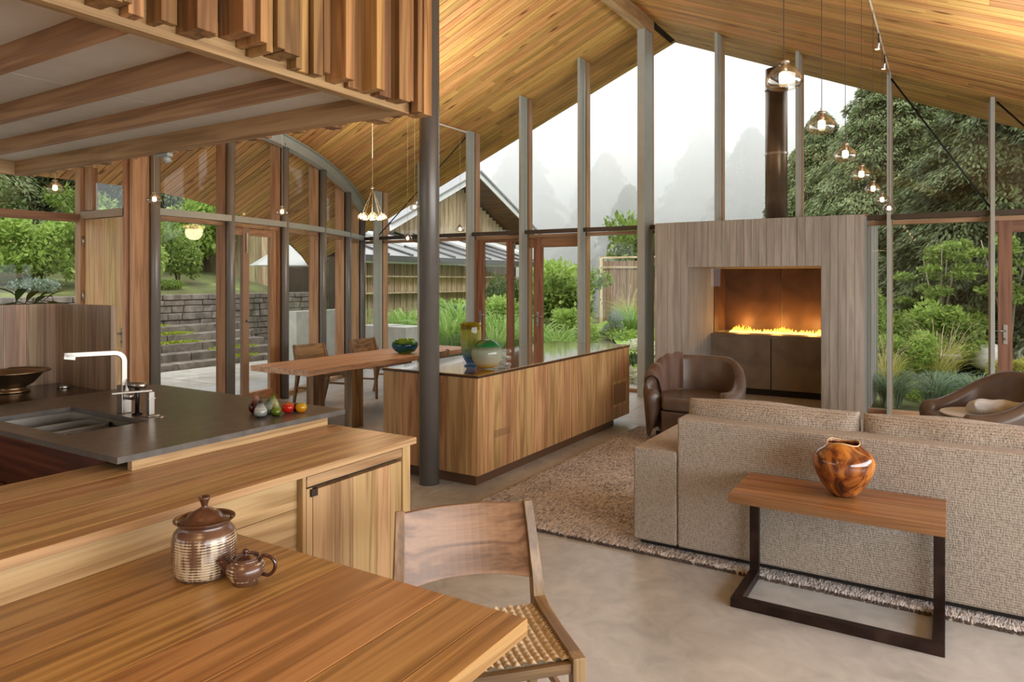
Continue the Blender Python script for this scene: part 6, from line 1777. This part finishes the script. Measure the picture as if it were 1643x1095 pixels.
# ---- stone bench and boulders
sb = thing('stone_bench', (-.15, 12.9, 0), 'low weathered stone slab bench among the grasses', 'bench')
stn = mat_ramp_noise('weathered_stone', [(0.3, (98, 90, 82)), (.6, (140, 130, 120)), (.8, (166, 156, 146))], nscale=5, rough=.9, bump=.4, rand=True)
MB().box(-.48, .18, 12.7, 13.05, .38, .44).build('slab', stn, sb, bevel=.015)
MB().hexa([(-.25, 12.8, -.1), (0, 12.8, -.1), (0, 12.95, -.1), (-.25, 12.95, -.1)], [(-.32, 12.78, .38), (.08, 12.78, .38), (.08, 12.97, .38), (-.32, 12.97, .38)]).build('support', stn, sb, bevel=.01)
def boulder(name, x, y, z, sx_, sy_, sz_, mat, seed, parent=None, sub=2):
    rs = np.random.RandomState(seed)
    bm = bmesh.new(); bmesh.ops.create_icosphere(bm, subdivisions=sub, radius=1)
    for v in bm.verts:
        k = 1 + .16 * math.sin(v.co.x * 3 + seed) * math.cos(v.co.y * 2.6 + seed * .7) + .10 * math.sin(v.co.z * 4 + seed * 2)
        v.co = Vector((v.co.x * sx_ * k, v.co.y * sy_ * k, v.co.z * sz_ * k))
    me = bpy.data.meshes.new(name); bm.to_mesh(me); bm.free(); me.materials.append(mat)
    me.polygons.foreach_set('use_smooth', [True] * len(me.polygons))
    o = bpy.data.objects.new(name, me); COL.objects.link(o)
    if parent: o.parent = parent
    o.location = Vector((x, y, z)) - wloc(parent); WL[o.name] = Vector((x, y, z))
    return o
wr2 = mat_ramp_noise('white_granite', [(0.3, (206, 204, 200)), (.7, (234, 232, 230))], nscale=5, rough=.85, bump=.15)
o = boulder('boulder', .62, 14.3, .30, .34, .4, .22, wr2, 2); tag(o, 'pale rounded boulder left of the right steel post', 'boulder')
o = boulder('boulder', 1.32, 14.5, .30, .5, .4, .20, wr2, 5); tag(o, 'larger pale boulder right of the mahogany door stile', 'boulder')
lg_ = MB().tube([(.45, 14.2, .12), (1.1, 14.1, .06)], [.07, .06], 10).build('driftwood_log', stn, None, smooth=True); tag(lg_, 'short driftwood log in front of the pale boulders', 'log')
o = MB().raw([(1.9, 19.0, th(1.9, 19) + .05), (4.2, 19.0, th(4, 19) + .05), (5.2, 26, th(5, 26) + .05), (2.2, 26, th(2.2, 26) + .05)], [(0, 1, 2, 3)]).build('gravel_path', mat_plain('white_gravel', (214, 214, 218), .9, 0, .1, 30), None)
tag(o, 'patch of pale gravel path behind the right hand door', 'path', kind='structure')

# ---- terraced stone wall with mossy steps outside the curved wall
tw_ = tag(empty('stone_terrace_wall', (-13.2, 7, 0)), 'dry stone terrace wall of stacked grey blocks on the left of the garden', 'stone wall')
rr = random.Random(15)
z = -.06; row = 0
while z < 1.30:
    h = rr.uniform(.11, .17); y = -1.0 + rr.uniform(-.2, 0)
    while y < 12.4:
        w = rr.uniform(.20, .48); pr = rr.uniform(-.03, .03)
        if y > 1.5:
            bx('stone', (-13.65, -13.36 + pr, y + .006, y + w - .006, z + .004, min(z + h - .006, 1.36)), stn, tw_, .012, 1)
        y += w
    z += h; row += 1
bx('wall_core', (-14.0, -13.5, -1, 12.3, -.1, 1.24), mat_plain('wall_core', (90, 84, 74), .95), tw_)
stp = tag(empty('garden_steps', (-12.6, 7.4, 0)), 'wide mossy stone steps rising to the terrace wall', 'steps')
rr = random.Random(18)
for k in range(5):
    xa = -11.72 - k * .31; y = 4.9
    while y < 9.9:
        w = rr.uniform(.7, 1.3); b_ = min(y + w, 9.95)
        bx('step_stone', (xa - .36, xa + rr.uniform(-.02, .03), y + .006, b_ - .006, -.08 + k * .15, .10 + k * .15), stn, stp, .02, 2); y = b_
moss = mat_leaf('moss', (120, 140, 30), (170, 184, 60), trans=.2)
stepn = ['lowest', 'second', 'third', 'fourth', 'top']
for k in range(10):
    q = k // 2; V, F = leafcloud(900, [(0, 0, .0, rr.uniform(.14, .2), rr.uniform(.45, .8), .05)], .035, 200 + k % 3, .8)
    V[:, 2] = np.abs(V[:, 2])
    o = fastmesh('moss_patch', V, F, moss, None, loc=(-11.87 - q * .31, (5.6 if k % 2 == 0 else 8.2) + rr.uniform(-.5, .9), .10 + q * .15))
    tag(o, 'yellow green moss patch on the %s stone step, %s one' % (stepn[q], 'nearer the first round post' if k % 2 == 0 else 'farther towards the gable wall'), 'moss', 'moss patches on the steps')
# ---- concrete blocks outside
cc = mat_ramp_noise('pale_concrete_block', [(0.3, (168, 168, 158)), (.6, (186, 186, 178)), (.8, (200, 200, 194))], nscale=3, rough=.85)
for (d, lb) in (((-10.35, -9.75, 10.75, 11.45, -.05, .67), 'pale concrete block seat outside the end of the curved wall, left one'), ((-9.70, -9.15, 10.78, 11.45, -.05, .66), 'pale concrete block seat behind the green glass bowl, right one'), ((-10.9, -10.6, 9.3, 11.2, -.05, 1.0), 'low pale concrete wall seen through the curved panes')):
    o = bx('concrete_block', d, cc, None, .01); tag(o, lb, 'concrete block')
# ---- parasol
pr_ = thing('white_parasol', (-12.4, 10.6, 0), 'open pale grey canvas parasol outside the glass door', 'parasol')
cv = mat_leaf('parasol_canvas', (206, 206, 200), (226, 226, 222), trans=.4)
m = MB(); n = 8; r_ = .78
for k in range(n):
    a, b_ = 2 * math.pi * k / n, 2 * math.pi * (k + 1) / n
    m.raw([(-12.4, 10.6, 2.42), (-12.4 + r_ * math.cos(a), 10.6 + r_ * math.sin(a), 1.92), (-12.4 + r_ * math.cos(b_), 10.6 + r_ * math.sin(b_), 1.92)], [(0, 1, 2)])
m.build('canopy', cv, pr_, solid=.006)
MB().tube([(-12.4, 10.6, -.06), (-12.4, 10.6, 2.46)], .02, 10).build('pole', greybark, pr_, smooth=True)
MB().lathe([(.25, 0), (.25, .05), (.05, .08)], (-12.4, 10.6, -.06), 24).build('base', cc, pr_)
# ---- neighbouring timber building (gable) and lean-to shed
nb = thing('neighbour_house', (-17, 20, 0), 'weathered board-sided gabled house beyond the garden with deep brown soffit', 'house')
sdz = siding('z')
GX = -15.2; gy0, gyA, gy1 = 12.2, 20.6, 24.9
def gz_(y): return 5.25 - .46 * abs(y - gyA)
rr = random.Random(19); y = 12.3
while y < gy1 - .2:
    w = .24
    zt = gz_(y + w / 2) - .10 if y > 16.0 else 3.6
    bx('siding_board', (GX, GX + .03 + rr.uniform(0, .01), y + .012, y + w - .012, -.1, zt), sdz, nb)
    y += w
bx('wall_core', (GX - 3, GX - .01, 12.3, gy1, -.1, 3.2), mat_plain('dark_gap_board', (70, 56, 42), .9), nb)
MB().prism([(16.2, 3.0), (gy1, 3.0), (gyA, 5.05)], 'x', GX - 3, GX - .01).build('gable_core', mat_plain('dark_gap_board', (70, 56, 42), .9), nb)
sof = mat_wood('brown_soffit', (84, 62, 44), (110, 84, 62), (130, 102, 78), 'x', rough=.8, vary=.1)
met = mat_plain('grey_metal_roof', (150, 150, 150), .45, .5, .05)
wf = mat_plain('white_fascia', (232, 232, 230), .6, 0, .03)
for s in (-1, 1):
    ye = gyA + s * 4.7
    ang2 = 5
    MB().hexa([(GX - 3, gyA, gz_(gyA)), (GX + 1.1, gyA, gz_(gyA)), (GX + 1.1, ye, gz_(ye)), (GX - 3, ye, gz_(ye))], [(GX - 3, gyA, gz_(gyA) + .16), (GX + 1.1, gyA, gz_(gyA) + .16), (GX + 1.1, ye, gz_(ye) + .16), (GX - 3, ye, gz_(ye) + .16)]).build('roof_slope', sof, nb)
    MB().hexa([(GX + 1.1, gyA, gz_(gyA) - .02), (GX + 1.14, gyA, gz_(gyA) - .02), (GX + 1.14, ye, gz_(ye) - .02), (GX + 1.1, ye, gz_(ye) - .02)], [(GX + 1.1, gyA, gz_(gyA) + .22), (GX + 1.14, gyA, gz_(gyA) + .22), (GX + 1.14, ye, gz_(ye) + .22), (GX + 1.1, ye, gz_(ye) + .22)]).build('rake_fascia', wf, nb)
    MB().hexa([(GX - 3, gyA, gz_(gyA) + .17), (GX + 1.2, gyA, gz_(gyA) + .17), (GX + 1.2, ye, gz_(ye) + .17), (GX - 3, ye, gz_(ye) + .17)], [(GX - 3, gyA, gz_(gyA) + .24), (GX + 1.2, gyA, gz_(gyA) + .24), (GX + 1.2, ye, gz_(ye) + .24), (GX - 3, ye, gz_(ye) + .24)]).build('metal_roof', met, nb)
for k in range(13):
    bx('siding_board', (GX - 3 + k * .24 + .01, GX - 3 + k * .24 + .23, 12.26, 12.29, -.1, 3.6), sdz, nb)
bx('flat_roof', (GX - 3, GX + .4, 12.0, 16.2, 3.6, 3.75), met, nb)
MB().tube([(GX + .12, 12.9, 0), (GX + .12, 12.9, 3.6)], .06, 10).build('downspout', wf, nb, smooth=True)
shd = thing('lean_to_shed', (-13, 16, 0), 'low timber shed with grey metal roof, skylights and outdoor shelves', 'shed')
EX, EZ = -12.0, 2.17; RX, RZ = -15.1, 3.05; s0, s1 = 12.6, 21.0
rr = random.Random(29); y = 12.7
while y < s1 - .3:
    w = .26
    bx('siding_board', (-12.75, -12.72 + rr.uniform(0, .012), y + .018, y + w - .018, -.1, 2.22), sdz, shd); y += w
bx('wall_core', (-15.1, -12.76, 12.7, s1 - .1, -.1, 2.20), mat_plain('dark_gap_board', (70, 56, 42), .9), shd)
for k in range(9):
    ya = s0 + k * (s1 - s0) / 9; yb = ya + (s1 - s0) / 9 - .02
    MB().hexa([(RX, ya, RZ), (EX, ya, EZ), (EX, yb, EZ), (RX, yb, RZ)], [(RX, ya, RZ + .06), (EX, ya, EZ + .06), (EX, yb, EZ + .06), (RX, yb, RZ + .06)]).build('roof_panel', met, shd)
    MB().bar((RX, yb, RZ + .09), (EX, yb, EZ + .09), .05, .05).build('roof_seam', mat_plain('dark_seam', (84, 82, 80), .5), shd)
bx('gutter', (EX - .02, EX + .10, s0, s1, EZ - .08, EZ + .05), mat_plain('dark_seam', (84, 82, 80), .5), shd)
bx('fascia', (EX - .05, EX - .02, s0, s1, EZ - .14, EZ + .02), wf, shd)
for ya in (13.2, 15.3, 18.6, 21.2):
    t0, t1 = .35, .85
    MB().hexa([(EX + (RX - EX) * t0, ya, EZ + (RZ - EZ) * t0 + .07), (EX + (RX - EX) * t0, ya + .9, EZ + (RZ - EZ) * t0 + .07), (EX + (RX - EX) * t1, ya + .9, EZ + (RZ - EZ) * t1 + .07), (EX + (RX - EX) * t1, ya, EZ + (RZ - EZ) * t1 + .07)],
              [(EX + (RX - EX) * t0, ya, EZ + (RZ - EZ) * t0 + .15), (EX + (RX - EX) * t0, ya + .9, EZ + (RZ - EZ) * t0 + .15), (EX + (RX - EX) * t1, ya + .9, EZ + (RZ - EZ) * t1 + .15), (EX + (RX - EX) * t1, ya, EZ + (RZ - EZ) * t1 + .15)]).build('skylight', wf, shd)
for z in (1.70, 1.27):
    bx('outdoor_shelf', (-12.70, -12.38, 12.9, 20.5, z - .02, z + .02), sdz, shd)
# ---- garden fence
gf = thing('garden_fence', (-4, 21, 0), 'brown timber fence with pale top rail at the end of the garden', 'fence')
k = 0; x = -9.6
fb_ = mat_wood('fence_board', (112, 88, 66), (150, 122, 96), (176, 150, 122), 'z', rough=.85, vary=.15)
for i in range(44):
    xa = -9.6 + i * .24
    bx('fence_board', (xa, xa + .225, 20.9, 20.93, .1, 2.22), fb_, gf)
bx('top_rail', (-9.6, 1.0, 20.86, 20.96, 2.30, 2.36), sdz and siding('x'), gf)
bx('mid_rail', (-9.6, 1.0, 20.86, 20.90, 1.98, 2.05), siding('x'), gf)
for i in range(7):
    bx('fence_post', (-9.55 + i * 1.6, -9.45 + i * 1.6, 20.84, 20.96, .1, 2.30), sdz, gf)
# ---- fog beyond the garden
fgm = bpy.data.materials.new('valley_fog'); fgm.use_nodes = True
nt = fgm.node_tree; nt.nodes.clear()
o_ = N(nt, 'ShaderNodeOutputMaterial'); vs_ = N(nt, 'ShaderNodeVolumeScatter')
vs_.inputs['Density'].default_value = .15; vs_.inputs['Anisotropy'].default_value = 0.0; vs_.inputs['Color'].default_value = (1, 1, 1, 1)
nt.links.new(vs_.outputs[0], o_.inputs['Volume'])
FOG = MB().box(-60, 14, 27.5, 75, -1, 13.5).build('fog_bank', fgm, None)
tag(FOG, 'white morning fog hanging over the far trees', 'fog', kind='stuff')
